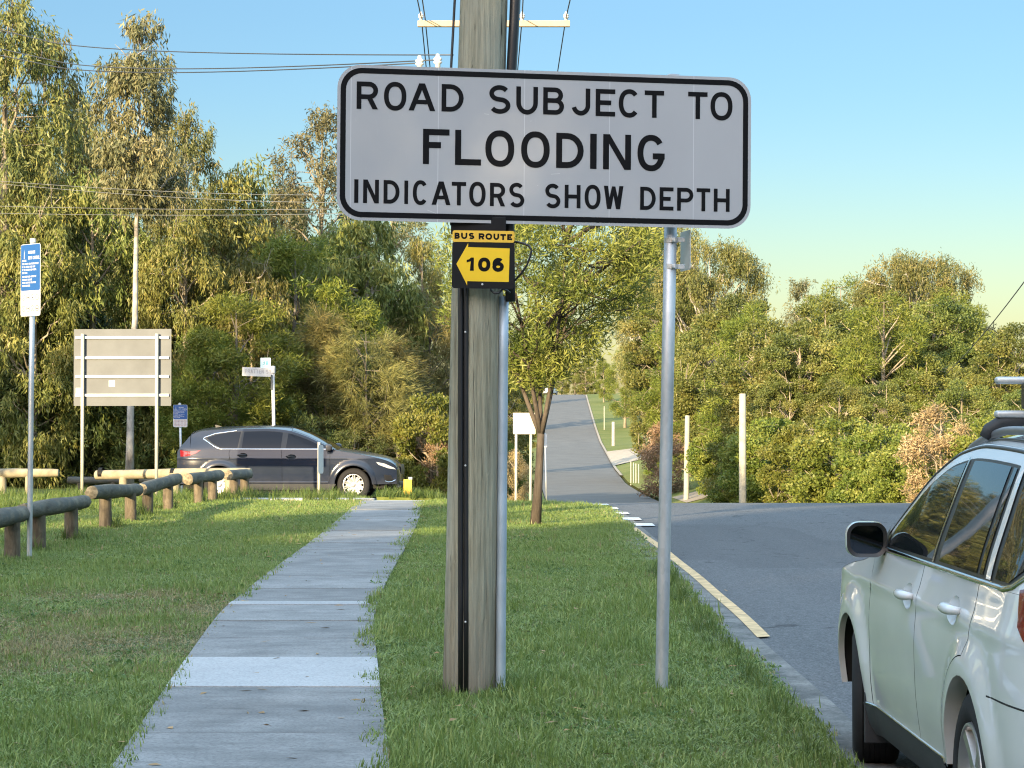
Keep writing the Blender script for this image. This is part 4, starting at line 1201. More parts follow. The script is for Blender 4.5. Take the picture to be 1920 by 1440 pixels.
def timber(name, a, b, c3):
    t = NT(name)
    co = t.coord('Object')
    g = t.noise(t.mapping(co, (1, 1, .03)), 62, 7, .72, .3)
    crack = t.noise(t.mapping(co, (1, 1, .022)), 30, 4, .8, .6)
    big = t.noise(t.mapping(co, (1, 1, .35)), 2.2, 4)
    c = t.ramp(g, [(.32, a), (.66, b)])
    c = t.mix(t.ramp(big, [(.40, (0, 0, 0)), (.62, (.75, .75, .75))]), c, c3)
    c = t.mix(t.ramp(crack, [(.335, (1, 1, 1)), (.385, (0, 0, 0))]), c, tuple(q * .22 for q in a))
    # damp brown foot of the pole
    sp = t.n('ShaderNodeSeparateXYZ'); t.link(co, sp.inputs[0])
    ft = t.n('ShaderNodeMapRange'); t.link(t.math('ADD', sp.outputs['Z'], t.math('MULTIPLY', g, .5)), ft.inputs['Value'])
    ft.inputs['From Min'].default_value = .95; ft.inputs['From Max'].default_value = .22
    c = t.mix(t.math('MULTIPLY', ft.outputs[0], .55), c, (.115, .068, .042))
    hh = t.math('ADD', g, t.math('MULTIPLY', crack, .8))
    return t.done(t.princ(c, .88, 0, .2, t.bump(hh, .9, .018)))
m_pole = timber('weathered_pole_timber', (.15, .140, .098), (.44, .405, .295), (.39, .385, .315))
def log_mat():
    t = NT('weathered_log')
    co = t.coord('Object')
    n1 = t.noise(t.mapping(co, (.18, 1, 1)), 9, 6, .7, .5); n2 = t.noise(co, 5, 5)
    c = t.ramp(n1, [(.3, (.05, .045, .038)), (.66, (.19, .175, .14))])
    c = t.mix(t.ramp(n2, [(.46, (0, 0, 0)), (.64, (.8, .8, .8))]), c, (.085, .09, .085))
    return t.done(t.princ(c, .9, 0, .15, t.bump(n1, .7, .02)))
m_log = log_mat()
def logpost_mat():
    t = NT('weathered_log_post')
    co = t.coord('Object')
    n1 = t.noise(t.mapping(co, (1, 1, .18)), 16, 6, .7, .5); n2 = t.noise(co, 6, 5)
    c = t.ramp(n1, [(.3, (.06, .048, .034)), (.66, (.17, .14, .10))])
    c = t.mix(t.ramp(n2, [(.52, (0, 0, 0)), (.66, (.6, .6, .6))]), c, (.06, .05, .04))
    return t.done(t.princ(c, .9, 0, .15, t.bump(n1, .7, .02)))
m_logp = logpost_mat()
m_logl = simple('log_sunlit_tone', (.27, .235, .165), .85, 0, .2, .22, 6, .4)  # lit copy of the log colour, sun on the far barriers painted in

# ------------------------------------------------------------------ the flooding sign
SA = rad(9.8); ROLL = rad(.43)
sp0 = at(900, 275, 13.12)
su = Vector((math.cos(SA), math.sin(SA), 0)); sn = Vector((math.sin(SA), -math.cos(SA), 0))
SW, SH = 2.442, .892
s_mid = sp0 + su * ((-.827 + 1.616) / 2); s_mid.z = (3.643 + 3.629 + 2.758 + 2.735) / 4
fs = thing('flood_warning_sign', 'large white sign reading ROAD SUBJECT TO FLOODING INDICATORS SHOW DEPTH', 'sign', s_mid)
fs.rotation_euler = (0, ROLL, SA)
def uv(px, py):
    """photo pixel -> local x, z on the sign face"""
    d = at(px, py, 1.0) - Vector((0, 0, EYE))
    k = ((s_mid - Vector((0, 0, EYE))).dot(sn)) / d.dot(sn)
    X = Vector((0, 0, EYE)) + d * k - s_mid
    a, b = X.dot(su), X.z
    c, s = math.cos(ROLL), math.sin(ROLL)
    return (a * c - b * s, a * s + b * c)
MB().prism(rrect(-SW / 2, -SH / 2, SW / 2, SH / 2, .135, 8), 0, .004).build('panel', m_sheet, fs)
b = MB(); b.add(*[x for x in ring(rrect(-SW / 2 + .018, -SH / 2 + .018, SW / 2 - .018, SH / 2 - .018, .122, 8), rrect(-SW / 2 + .049, -SH / 2 + .049, SW / 2 - .049, SH / 2 - .049, .094, 8))])
o = b.build('border', m_print, fs); o.location.y = -.0012
ca = lambda x: 610 + x / 4.235
cb = lambda x: 1010 + x / 4.114
L1 = [('R', ca(245), ca(415)), ('O', ca(462), ca(640)), ('A', ca(658), ca(870)), ('D', ca(920), ca(1095)), ('S', ca(1297), ca(1467)), ('U', ca(1513), ca(1685)), ('B', cb(32), cb(193)), ('J', cb(240), cb(395)), ('E', cb(437), cb(588)), ('C', cb(615), cb(778)), ('T', cb(815), cb(965)), ('T', cb(1150), cb(1300)), ('O', cb(1323), cb(1493))]
L2 = [('F', ca(775), ca(985)), ('L', ca(1030), ca(1237)), ('O', ca(1270), ca(1500)), ('O', 977.0, 1030.6), ('D', cb(135), cb(347)), ('I', cb(397), cb(447)), ('N', cb(497), cb(712)), ('G', cb(762), cb(972))]
L3 = [('I', ca(232), ca(265)), ('N', ca(303), ca(428)), ('D', ca(465), ca(592)), ('I', ca(630), ca(660)), ('C', ca(697), ca(818)), ('A', ca(847), ca(997)), ('T', ca(1006), ca(1120)), ('O', ca(1145), ca(1275)), ('R', ca(1310), ca(1430)), ('S', ca(1462), ca(1583)),
      ('S', cb(52), cb(170)), ('H', cb(203), cb(325)), ('O', cb(357), cb(480)), ('W', cb(505), cb(655)), ('D', cb(785), cb(905)), ('E', cb(935), cb(1042)), ('P', cb(1070), cb(1195)), ('T', cb(1220), cb(1325)), ('H', cb(1353), cb(1475))]
# line heights measured at a letter on the left and a letter on the right
for L, (pa, ta, ba), (pb, tb, bb_), tw in ((L1, (ca(330), 100 + 225 / 4.235, 100 + 443 / 4.235), (cb(890), 100 + 288 / 4.114, 100 + 497 / 4.114), .0272),
                                            (L2, (ca(880), 100 + 602 / 4.235, 100 + 881 / 4.235), (cb(605), 100 + 626 / 4.114, 100 + 897 / 4.114), .0352),
                                            (L3, (ca(248), 100 + 1000 / 4.235, 100 + 1187 / 4.235), (cb(1414), 100 + 1045 / 4.114, 100 + 1222 / 4.114), .0226)):
    A1, B1, A2, B2 = uv(pa, ta), uv(pa, ba), uv(pb, tb), uv(pb, bb_)
    it = []
    for ch, x0, x1 in L:
        um = uv((x0 + x1) / 2, (ta + ba) / 2)[0]
        k = (um - A1[0]) / (A2[0] - A1[0])
        zt = A1[1] + (A2[1] - A1[1]) * k; zb = B1[1] + (B2[1] - B1[1]) * k
        ov = .004 if ch in 'OCSGU' else 0
        it.append((ch, uv(x0, 280)[0], uv(x1, 280)[0], zb - ov, zt + (ov if ch != 'U' else 0)))
    for q in it:
        mb = MB(); letters(mb, [q], -.0016, tw); mb.build('letter', m_print, fs)
# three bright scratches on the face
for (xa_, ya_), (xb_, yb_) in (((801, 393.5), (818, 400.5)), ((1033, 326.5), (1050, 325.5)), ((908, 213.2), (917, 214.6))):
    u0, u1 = uv(xa_, ya_), uv(xb_, yb_)
    mb = MB(); mb.add([(u0[0], -.0005, u0[1] - .002), (u1[0], -.0005, u1[1] - .0015), (u1[0], -.0005, u1[1] + .0015), (u0[0], -.0005, u0[1] + .001)], [(0, 1, 2, 3)])
    mb.build('scratch', m_white, fs)
# rails behind the panel
for zz in (.24, -.24):
    MB().box((0, .022, zz), (2.1, .03, .045)).build('rail', m_alu, fs)

# ------------------------------------------------------------------ timber power pole that carries the sign
def pole_x(py): return np.interp(py, [0, 130, 560, 1290], [906.0, 902.0, 893.5, 881.0])
PY = 13.30
def on_pole(z):
    py = 785 - (z - EYE) / 13.15 * F
    return Vector(((np.interp(py, [-1600, 0, 130, 560, 1290, 1310], [938, 906, 902, 893.5, 880.5, 880]) - 960) / F * 13.2, PY, z))
def pole_r(z): return float(np.interp(z, [-.2, 0, .5, 2.2, 3.9, 9.5], [.162, .158, .155, .150, .139, .118]))
base = on_pole(0.0)
tp = thing('power_pole', 'thick weathered timber power pole carrying the flooding sign', 'power pole', (base.x, PY, 0))
mb = MB()
zs = list(np.linspace(-.3, 5.2, 150)) + [6.0, 7.0, 8.0, 9.0, 9.6]
prn = random.Random(3)
n = 84; V = []
# drying splits: narrow grooves along the grain
splits = [(prn.uniform(math.pi, 2 * math.pi) if q < 26 else prn.uniform(0, math.pi), prn.uniform(-.2, 4.6), prn.uniform(.25, 1.1), prn.uniform(.004, .011)) for q in range(34)]
gr = np.random.default_rng(5).normal(0, .0016, n)
for z in zs:
    c = on_pole(z)
    for j in range(n):
        a = 2 * math.pi * j / n
        r = pole_r(z) * (1 + .012 * math.sin(3 * a + 1) + .010 * math.sin(7 * a + z * .4) + prn.uniform(-.004, .004)) + gr[j] + .0012 * math.sin(j * 2.1 + z * 1.3)
        for sa, s0, sl, sdp in splits:
            if s0 < z < s0 + sl:
                w_ = (z - s0) / sl; aj = sa + .05 * math.sin(z * 3 + sa * 7)
                if abs((a - aj + math.pi) % (2 * math.pi) - math.pi) < math.pi / n: r -= sdp * math.sin(math.pi * w_) ** .5
        V.append((c.x - base.x + r * math.cos(a), r * math.sin(a), z))
mb.add(V, [(i * n + j, i * n + (j + 1) % n, (i + 1) * n + (j + 1) % n, (i + 1) * n + j) for i in range(len(zs) - 1) for j in range(n)] + [tuple((len(zs) - 1) * n + j for j in range(n))])
mb.build('pole_shaft', m_pole, tp, smooth=True)
mb = MB(); mb.box((on_pole(9.1).x - base.x, -.18, 9.1), (2.5, .1, .1)); mb.build('crossarm', m_cream, tp)
def pr(px, z, yoff):
    """point beside the pole shaft, local to the pole"""
    return Vector(((px - 960) / F * (PY + yoff) - base.x, yoff, z))
# black twin cable cover on the front, grey cable guard on the right, loose cables higher up
mb = MB()
for dx in (-.016, .016):
    mb.tube([Vector((float(np.interp(z, [0, 2.3, 2.75], [(867 + 2 - 960) / F * 13.13, (868.5 - 960) / F * 13.13, (868 - 960) / F * 13.13])) - base.x + dx, -pole_r(z) - .006 + .011, z)) for z in (-.05, .6, 1.2, 1.8, 2.3, 2.74)], .0155, 10)
o = mb.build('cable_cover', m_rubber, tp, smooth=True)
for z in (.45, 1.35, 2.12):
    mb = MB()
    c = Vector((float(np.interp(z, [0, 2.3], [(867 + 2 - 960) / F * 13.13, (868.5 - 960) / F * 13.13])) - base.x, -pole_r(z) - .012, z))
    mb.lathe([(0, 0), (.006, 0), (.006, .006), (0, .008)], 8, Matrix.Rotation(rad(90), 3, 'X'), c + Vector((.012, 0, 0)))
    mb.build('fixing_screw', m_alu, tp)
mb = MB(); n = 12; V = []; zz = [.0, .08, .5, 1.0, 1.5, 2.0, 2.33]
for z in zz:
    cx = (np.interp(785 - (z - EYE) / 13.2 * F, [545, 1290], [944.5, 938.5]) - 960) / F * PY - base.x
    for j in range(n):
        a = 2 * math.pi * j / n
        V.append((cx + .029 * math.cos(a), -.055 + .034 * math.sin(a), z))
mb.add(V, [(i * n + j, i * n + (j + 1) % n, (i + 1) * n + (j + 1) % n, (i + 1) * n + j) for i in range(len(zz) - 1) for j in range(n)] + [tuple((len(zz) - 1) * n + j for j in range(n))])
m_guard = simple('bluish_galvanised_guard', (.40, .47, .54), .5, .45, .5, .14, 5)
mb.build('cable_guard', m_guard, tp, smooth=True)
mb = MB()
mb.tube([pr(957, 2.3, -.1), pr(955, 2.75, -.06), pr(957, 3.3, -.04), pr(958, 3.62, -.05), pr(964, 3.95, -.04), pr(970, 4.4, 0), pr(970, 5.5, .02), pr(960, 8.8, 0)], .029, 12)
mb.tube([pr(962, 3.3, .0), pr(963, 3.62, .0), pr(969, 3.95, .02), pr(976, 4.4, .03), pr(976, 5.5, .03), pr(964, 8.8, 0)], .016, 8)
mb.build('thick_cable', m_rubber, tp, smooth=True)
mb = MB()
mb.tube([pr(846, 2.74, -.12), pr(846, 3.3, -.1), pr(845.5, 3.66, -.08), pr(849, 3.86, -.06), pr(853, 4.1, -.05), pr(860, 5.0, -.05), pr(880, 8.5, -.05)], .0075, 8)
mb.build('thin_cable', m_rubber, tp, smooth=True)
mb = MB()
mb.bevbox(((897 - 960) / F * 13.14 - base.x, -.158, 2.735), (.318, .022, .10), .004)
mb.build('sign_bracket', m_black, tp)

# ------------------------------------------------------------------ bus route sign
BX0, BX1 = 847.0, 963.5
bz0, bz1 = at(905, 541, 13.05).z, at(905, 432.5, 13.05).z
bxa, bxb = at(BX0, 490, 13.05).x, at(BX1, 490, 13.05).x
bw, bh = bxb - bxa, bz1 - bz0
bs = thing('bus_route_sign', 'small black and yellow BUS ROUTE 106 sign with a left pointing arrow on the pole', 'sign', ((bxa + bxb) / 2, 13.05, bz0))
bs.rotation_euler = (0, rad(.7), rad(1.5))
k = bw / 116.5
MB().prism(rrect(-bw / 2, 0, bw / 2, bh - .0665, .016, 5), 0, .006).build('panel', m_black, bs)
MB().prism(rrect(-bw / 2 + .001, bh - .0662, bw / 2, bh, .012, 5), -.0015, .006).build('header_plate', m_ylw2, bs)
fx = lambda x: (x / 7.2 + 800 - 905.2) * k          # zoomed photo column -> local x
fz = lambda y: bh - (y / 7.2 + 420 - 432.5) * k
P = [(fx(397), fz(545)), (fx(545), fz(830)), (fx(545), fz(775)), (fx(1107), fz(779)), (fx(1114), fz(325)), (fx(552), fz(315)), (fx(552), fz(262))]
mb = MB(); mb.prism(P, -.0012, -.0002); mb.build('arrow', m_yellow, bs)
for q in ([('1', fx(535), fx(632), fz(634), fz(455)), ('0', fx(690), fx(855), fz(642), fz(453)), ('6', fx(883), fx(1038), fz(644), fz(455))]):
    mb = MB(); letters(mb, [q], -.0020, 52 / 7.2 * k); mb.build('letter', m_print, bs)
for q in ([('B', fx(367), fx(437), fz(205), fz(122)), ('U', fx(455), fx(540), fz(207), fz(122)), ('S', fx(560), fx(635), fz(208), fz(121)), ('R', fx(693), fx(772), fz(209), fz(126)), ('O', fx(785), fx(875), fz(212), fz(125)),
             ('U', fx(893), fx(970), fz(213), fz(128)), ('T', fx(985), fx(1062), fz(213), fz(132)), ('E', fx(1078), fx(1145), fz(213), fz(132))]):
    mb = MB(); letters(mb, [q], -.0022, 24 / 7.2 * k); mb.build('letter', m_print, bs)
mb = MB(); mb.lathe([(0, 0), (.006, 0), (.006, .003), (0, .004)], 10, Matrix.Rotation(rad(90), 3, 'X'), (fx(750), -.0002, fz(815)))
mb.build('bolt_head', m_alu, bs)
bl = MB()
bp = [at(x, y, yy) for x, y, yy in ((950, 452, 13.12), (968, 453.5, 13.1), (982, 456.5, 13.08), (992, 461, 13.07), (996.5, 469, 13.07), (994.5, 480, 13.07), (988, 497, 13.08), (978, 512, 13.09), (966, 525, 13.11), (952, 532, 13.15))]
bl.tube(bp, .0066, 8)
bl.tube([at(x, y, yy) for x, y, yy in ((919, 536, 13.10), (921, 545, 13.08), (927, 550, 13.07), (935, 549.5, 13.07), (943, 542, 13.08), (951, 545, 13.10), (956, 549, 13.12))], .0062, 8)
o = bl.build('loose_cable_loop', m_rubber, None, smooth=True)
tag(o, 'black cable looping out to the right of the bus route sign', 'cable')

# ------------------------------------------------------------------ galvanised post at the right of the sign
pb = at(1240, 1300, 13.42); ptp = at(1263, 140, 13.42)
gp = thing('sign_post', 'galvanised steel post holding the right side of the flooding sign', 'sign post', (pb.x, 13.42, 0))
mb = MB(); mb.tube([(-.004, 0, -.2), (0, 0, 0), ((ptp.x - pb.x) * .5, 0, ptp.z * .5), (ptp.x - pb.x, 0, ptp.z)], .0375, 20); mb.build('post_tube', m_galv, gp, smooth=True)
mb = MB()
for py in (451, 500):
    c = at(1258, py, 13.42) - Vector((pb.x, 13.42, 0))
    mb.lathe([(.0385, -.014), (.042, -.014), (.042, .014), (.0385, .014)], 20, None, c)
    mb.bevbox(c + Vector((.012, -.047, 0)), (.022, .014, .026), .003)
    mb.lathe([(0, 0), (.005, 0), (.005, .03), (0, .03)], 8, Matrix.Rotation(rad(90), 3, 'X'), c + Vector((.004, -.045, 0)))
mb.build('clamp_band', m_alu, gp)
for zz in (3.42, 2.95): MB().box((ptp.x - pb.x - .002, -.05, zz), (.06, .05, .05)).build('sign_clamp', m_alu, gp)
# little plate fixed edge-on behind the post
pl = at(1279, 470, 13.42)
ep = thing('edge_on_sign', 'small sign plate seen edge-on, clamped to the galvanised post under the flooding sign', 'sign', (pl.x, 13.42, pl.z))
mb = MB()
MBR = Matrix.Rotation(rad(-79), 3, 'Z')
mb.prism(rrect(-.11, -.115, .11, .12, .012, 4), 0, .003, MBR, (.022, .05, 0)); mb.build('panel', m_alu, ep)
mb = MB()
for zz in (.064, -.096): mb.bevbox((-.015, -.012, zz), (.06, .006, .028), .002)
mb.build('bracket_arm', m_galv, ep)

# ------------------------------------------------------------------ log barrier beside the lawn
m_logend = simple('cut_log_end', (.20, .165, .11), .9, 0, .2, .5, 22, .5)
def log_mesh(L, r, seed):
    rr = np.random.default_rng(seed); n = 14; k = 11
    mb = MB(); V = []
    for i in range(k):
        x = -L / 2 + L * i / (k - 1)
        for j in range(n):
            a = 2 * math.pi * j / n
            q = r * (1 + .045 * math.sin(2 * a + seed) + rr.normal(0, .028) + .06 * math.sin(x * 2.3 + seed) - .05 * x / L)
            if i in (0, k - 1): q *= .93
            V.append((x, q * math.cos(a), q * math.sin(a)))
    mb.add(V, [(i * n + j, (i + 1) * n + j, (i + 1) * n + (j + 1) % n, i * n + (j + 1) % n) for i in range(k - 1) for j in range(n)])
    mb.cur = 1
    for b0, q in ((0, 1), ((k - 1) * n, -1)):
        c0 = sum((Vector(V[b0 + j]) for j in range(n)), Vector()) / n
        mid_ = [tuple(Vector(V[b0 + j]).lerp(c0, .15) - Vector((q * .012, 0, 0))) for j in range(n)]
        R_ = V[b0:b0 + n] + mid_
        mb.add(R_, [((j, (j + 1) % n, n + (j + 1) % n, n + j) if q > 0 else (j, n + j, n + (j + 1) % n, (j + 1) % n)) for j in range(n)] + [tuple(range(n, 2 * n)) if q > 0 else tuple(range(2 * n - 1, n - 1, -1))])
    return mb
def barrier(name, label, a, b, posts, r=.105, pr_=.088, top=.60, lit=False, seed=1, group='log barriers along the edge of the park'):
    """a lying log on short posts; a, b: ends (x, y) of the log"""
    a = Vector(a); b = Vector(b); c = (a + b) / 2; d = b - a
    z0 = h(c.x, c.y)
    o = thing(name, label, 'log barrier', (c.x, c.y, z0), math.atan2(d.y, d.x), group)
    lg = log_mesh(d.length, r, seed).build('log_rail', [m_logl if lit else m_log, m_logl if lit else m_logend], o, autos=50)
    lg.location.z = top - r * .9
    lg.rotation_euler = (0, rad(((seed * 37) % 7 - 3) * .45), rad(((seed * 53) % 5 - 2) * .5))
    if lit:
        for xx in (-d.length / 2 + .13, d.length / 2 - 1.8):
            q = MB(); q.lathe([(r * 1.03, -.045), (r * 1.07, -.045), (r * 1.07, .045), (r * 1.03, .045)], 14, Matrix.Rotation(rad(90), 3, 'Y'), (xx, 0, top - r * .9)); q.build('steel_strap', m_black, o)
    for i, f in enumerate(posts):
        p = MB(); x = -d.length / 2 + d.length * f
        rr = np.random.default_rng(seed * 7 + i)
        n = 12; V = []; zz = [-.25, .02, .2, .36, top - r * 1.55]
        for z in zz:
            for j in range(n):
                q = pr_ * (1.06 - .08 * max(z, 0)) * (1 + rr.normal(0, .02))
                V.append((x + q * math.cos(2 * math.pi * j / n), q * math.sin(2 * math.pi * j / n), z))
        p.add(V, [(i2 * n + j, i2 * n + (j + 1) % n, (i2 + 1) * n + (j + 1) % n, (i2 + 1) * n + j) for i2 in range(4) for j in range(n)] + [tuple(4 * n + j for j in range(n))])
        p.build('post', m_logl if lit else m_logp, o, autos=50)
    return o
lb = 'log_barrier'
barrier(lb, 'nearest weathered log barrier, cut off by the left edge of the photo', (-5.80, 23.9), (-5.68, 26.55), (.12, .80), seed=1)
barrier(lb, 'weathered log barrier just right of the blue sign post, second from the photographer', (-5.78, 27.0), (-5.84, 31.0), (.22, .78), seed=2)
barrier(lb, 'weathered log barrier with its cracked end facing the path, third in the row', (-5.98, 32.2), (-5.98, 36.6), (.30, .80), seed=3, top=.62)
barrier(lb, 'fourth weathered log barrier of the row, below the right post of the sign back', (-6.00, 36.9), (-6.02, 41.0), (.16, .72), seed=4)
barrier(lb, 'log barrier with a sunlit round end, second last towards the dark car', (-5.98, 42.2), (-5.82, 45.2), (.3, .78), seed=5, top=.60)
barrier(lb, 'last log barrier of the row, right in front of the dark car', (-5.70, 45.6), (-5.56, 48.2), (.3, .78), seed=6, top=.60)
barrier(lb, 'long pale sunlit log barrier with black straps behind the row of logs', at(180, 880, 50).xy, at(470, 885, 49).xy, (.18, .52, .86), r=.11, top=.62, lit=True, seed=7)
barrier(lb, 'pale sunlit log barrier at the left edge behind the blue sign post', at(-60, 880, 49.5).xy, at(109, 882, 49.5).xy, (.38, .68), r=.10, top=.62, lit=True, seed=8)
for x0, x1, Y, lbl in ((128, 232, 58.2, 'thin low grey log rail lying behind the long pale barrier, left piece'), (262, 345, 58.8, 'thin low grey log rail in the shade beside the tail of the dark car')):
    barrier(lb, lbl, at(x0, 912, Y).xy, at(x1, 912, Y).xy, (.2, .8), r=.09, pr_=.07, top=.42, seed=9)

# ------------------------------------------------------------------ blue park signs
def park_sign(px, pyb, Y, ptop, w, hp, yaw, label, leanx, board_top):
    b = at(px, pyb, Y); z0 = h(b.x, Y)
    o = thing('park_sign', label, 'sign', (b.x, Y, z0), 0, 'blue council park signs')
    tz = at(px, ptop, Y).z - z0
    mb = MB(); mb.tube([(0, 0, -.2), (0, 0, 0), (leanx * .5, 0, tz * .5), (leanx, 0, tz)], .032 if w > .3 else .026, 14); mb.build('post', m_galv, o, smooth=True)
    MB().lathe([(.036, tz - .03), (.036, tz + .015), (0, tz + .022)], 14, None, (leanx, 0, 0)).build('post_cap', m_white, o)
    R = Matrix.Rotation(yaw, 3, 'Z')
    bz = at(px, board_top, Y).z - z0 - hp
    c = Vector((leanx * .9, 0, bz)) + R @ Vector((w * .06, -.045, 0))
    MB().prism(rrect(-w / 2, 0, w / 2, hp, .03, 5), 0, .004, R, c).build('board', m_white, o)
    cut = hp * .355
    MB().prism(rrect(-w / 2 + .006, cut, w / 2 - .006, hp - .006, .02, 5), -.0012, -.0002, R, c).build('blue_panel', m_blue, o)
    t1 = MB(); y = -.002
    W2 = w / 2
    text_line(t1, 'BRISBANE', -W2 * .22, W2 * .48, hp * .865, hp * .905, hp * .008, y)
    text_line(t1, 'CITY COUNCIL', -W2 * .22, W2 * .92, hp * .785, hp * .830, hp * .008, y)
    lines = ['THIS PARK IS FOR THE ENJOYMENT', 'OF ALL PLEASE TAKE CARE', 'OF THE GROUNDS AND PLANTS', 'AND TREES', 'THE SAFETY AND COMFORT OF', 'OTHERS IS OUR AIM', 'RULES APPLY IN THIS PARK', 'PLEASE OBSERVE']
    for i, s in enumerate(lines):
        z = hp * (.715 - .0415 * i - (.012 if i > 3 else 0))
        text_line(t1, s, -W2 * .82, -W2 * .82 + W2 * 1.64 * min(1, len(s) / 29), z, z + hp * .024, hp * .0055, y)
    # the crest: a little tower above waves
    t1.add([(-W2 * .66, y, hp * .80), (-W2 * .58, y, hp * .80), (-W2 * .60, y, hp * .88), (-W2 * .62, y, hp * .925), (-W2 * .64, y, hp * .88)], [(0, 1, 2, 3, 4)])
    for q in range(2):
        z = hp * (.775 - .016 * q)
        t1.add([(-W2 * .82, y, z), (-W2 * .42, y, z), (-W2 * .42, y, z + hp * .009), (-W2 * .82, y, z + hp * .009)], [(0, 1, 2, 3)])
    V0 = t1.v; t1.v = [tuple(R @ Vector(v) + c) for v in V0]
    t1.build('lettering', m_white, o)['kind'] = 'stuff'
    rg = MB(); sy = MB(); k = 0
    sw = w * .088
    for row in range(2):
        for col in range(4):
            cx = -W2 * .68 + col * W2 * .455; cz = hp * (.262 - row * .155)
            oo = [(cx + sw * math.cos(2 * math.pi * j / 20), cz + sw * math.sin(2 * math.pi * j / 20)) for j in range(20)]
            ii = [(cx + sw * .84 * math.cos(2 * math.pi * j / 20), cz + sw * .84 * math.sin(2 * math.pi * j / 20)) for j in range(20)]
            Vr, Fr = ring(oo, ii); rg.add([(a, y, b2) for a, _, b2 in Vr], Fr)
            s1 = sw * .5
            shapes = ([[(-.15, -.9), (.15, -.9), (.15, .3), (-.15, .3)], [(-.2, .4), (.2, .4), (.2, .8), (-.2, .8)]], [[(-.8, -.3), (.8, -.3), (.8, .2), (.3, .5), (-.8, .3)]],
                      [[(-.9, -.4), (.9, -.4), (.7, .25), (-.5, .25)]], [[(-.3, -.8), (.1, -.8), (.2, .4), (-.2, .7)]], [[(-.12, -.9), (.12, -.9), (.12, .9), (-.12, .9)]],
                      [[(-.9, -.2), (.8, -.5), (.9, .1), (-.3, .4)]], [[(-.2, -.9), (.2, -.9), (.05, .8), (-.05, .8)]], [[(-.9, -.5), (.9, -.5), (.4, .3), (-.6, .1)]])[k]
            for sh in shapes: sy.add([(cx + a * s1, y - .0004, cz + b2 * s1) for a, b2 in sh], [tuple(range(len(sh)))])
            k += 1
    for q, mt in ((rg, m_red), (sy, m_print)):
        q.v = [tuple(R @ Vector(v) + c) for v in q.v]
        q.build('pictogram', mt, o)['kind'] = 'stuff'
    return o
park_sign(55, 1045, 26.5, 450, .40, .84, rad(-44), 'taller blue and white park sign on a galvanised post by the nearest logs', .03, 458)
park_sign(341, 905, 58.2, 757, .37, .57, rad(-6), 'smaller blue and white park sign behind the tail of the dark car', -.06, 759)

# ------------------------------------------------------------------ large board seen from behind
Yb = 47.6
q0 = at(155, 924, Yb); z0 = h(q0.x, Yb)
bk = thing('large_sign', 'large grey metal sign seen from behind on two pale posts', 'sign', (at(229, 924, Yb).x, Yb, z0))
bk.rotation_euler = (0, 0, rad(-4))
bwid = (322 - 136.5) / F * Yb; bt = at(0, 617, Yb).z - z0; bb0 = at(0, 761, Yb).z - z0
m_back = simple('dull_aluminium_back', (.085, .092, .10), .6, .35, .5, .16, 1.6)
MB().prism(rrect(-bwid / 2, bb0, bwid / 2, bt, .01, 2), 0, .004).build('panel', m_back, bk)
xl, xr = (155 - 229.3) / F * Yb, (296 - 229.3) / F * Yb
for x in (xl, xr):
    m = MB(); m.tube([(x, -.075, -.2), (x, -.075, bt - .1)], .036, 14); m.build('post', m_cream, bk, smooth=True)
for py in (633, 671, 706, 741):
    z = at(0, py, Yb).z - z0
    m = MB(); m.bevbox((.0, -.02, z), (bwid * .96, .034, .055), .006); m.build('rail', m_alu, bk)
m = MB(); m.box((at(209, 719, Yb).x - at(229, 719, Yb).x, -.002, at(0, 719, Yb).z - z0), (.13, .003, .13)); m.build('sticker', m_white, bk)
m = MB(); m.box((-bwid / 2 + .1, -.002, at(0, 733, Yb).z - z0), (.11, .003, .13)); m.build('sticker', m_white, bk)

# ------------------------------------------------------------------ street name sign
Yn = 57.9
q0 = at(516, 905, Yn); z0 = h(q0.x, Yn)
sg = thing('street_name_sign', 'white PRATTEN ST name blade with a small number plate on a white post', 'sign', (q0.x, Yn, z0))
zt = at(0, 688, Yn).z - z0
m = MB(); m.tube([(.0, 0, -.2), (-.07, 0, zt)], .042, 12); m.build('post', m_white, sg, smooth=True)
m = MB(); m.lathe([(.055, zt - .16), (.058, zt - .16), (.058, zt + .02), (0, zt + .03)], 12, None, (-.06, 0, 0)); m.build('post_cap', m_white, sg)
xa, xb = (446 - 516) / F * Yn, (507 - 516) / F * Yn
za, zb = at(0, 707, Yn).z - z0, at(0, 690.5, Yn).z - z0
Mt = Matrix.Rotation(rad(2), 3, 'Y')
m = MB(); m.prism(rrect(xa, za, xb, zb, .012, 3), -.02, .02, Mt); m.build('name_blade', m_white, sg)
m = MB(); text_line(m, 'PRATTEN ST', xa + .07, xb - .09, za + .075, za + .175, .014, -.0215); m.v = [tuple(Mt @ Vector(v)) for v in m.v]
m.build('lettering', simple('faded_grey_print', (.30, .29, .30), .6), sg)
xc, xd = (488 - 516) / F * Yn, (507 - 516) / F * Yn
m = MB(); m.prism(rrect(xc, zb + .01, xd, zb + .265, .01, 2), -.012, .006); m.build('number_plate', simple('pale_cyan_plate', (.55, .72, .75), .5), sg)
m = MB(); text_line(m, '37', xc + .05, xd - .05, zb + .09, zb + .20, .02, -.0135); m.build('lettering', simple('teal_print', (.16, .42, .50), .6), sg)
m = MB(); m.prism(rrect(-.115, zt - .58, -.075, zt - .20, .01, 2), -.06, .05, Matrix.Rotation(rad(12), 3, 'Z')); m.build('edge_on_plate', m_back, sg)

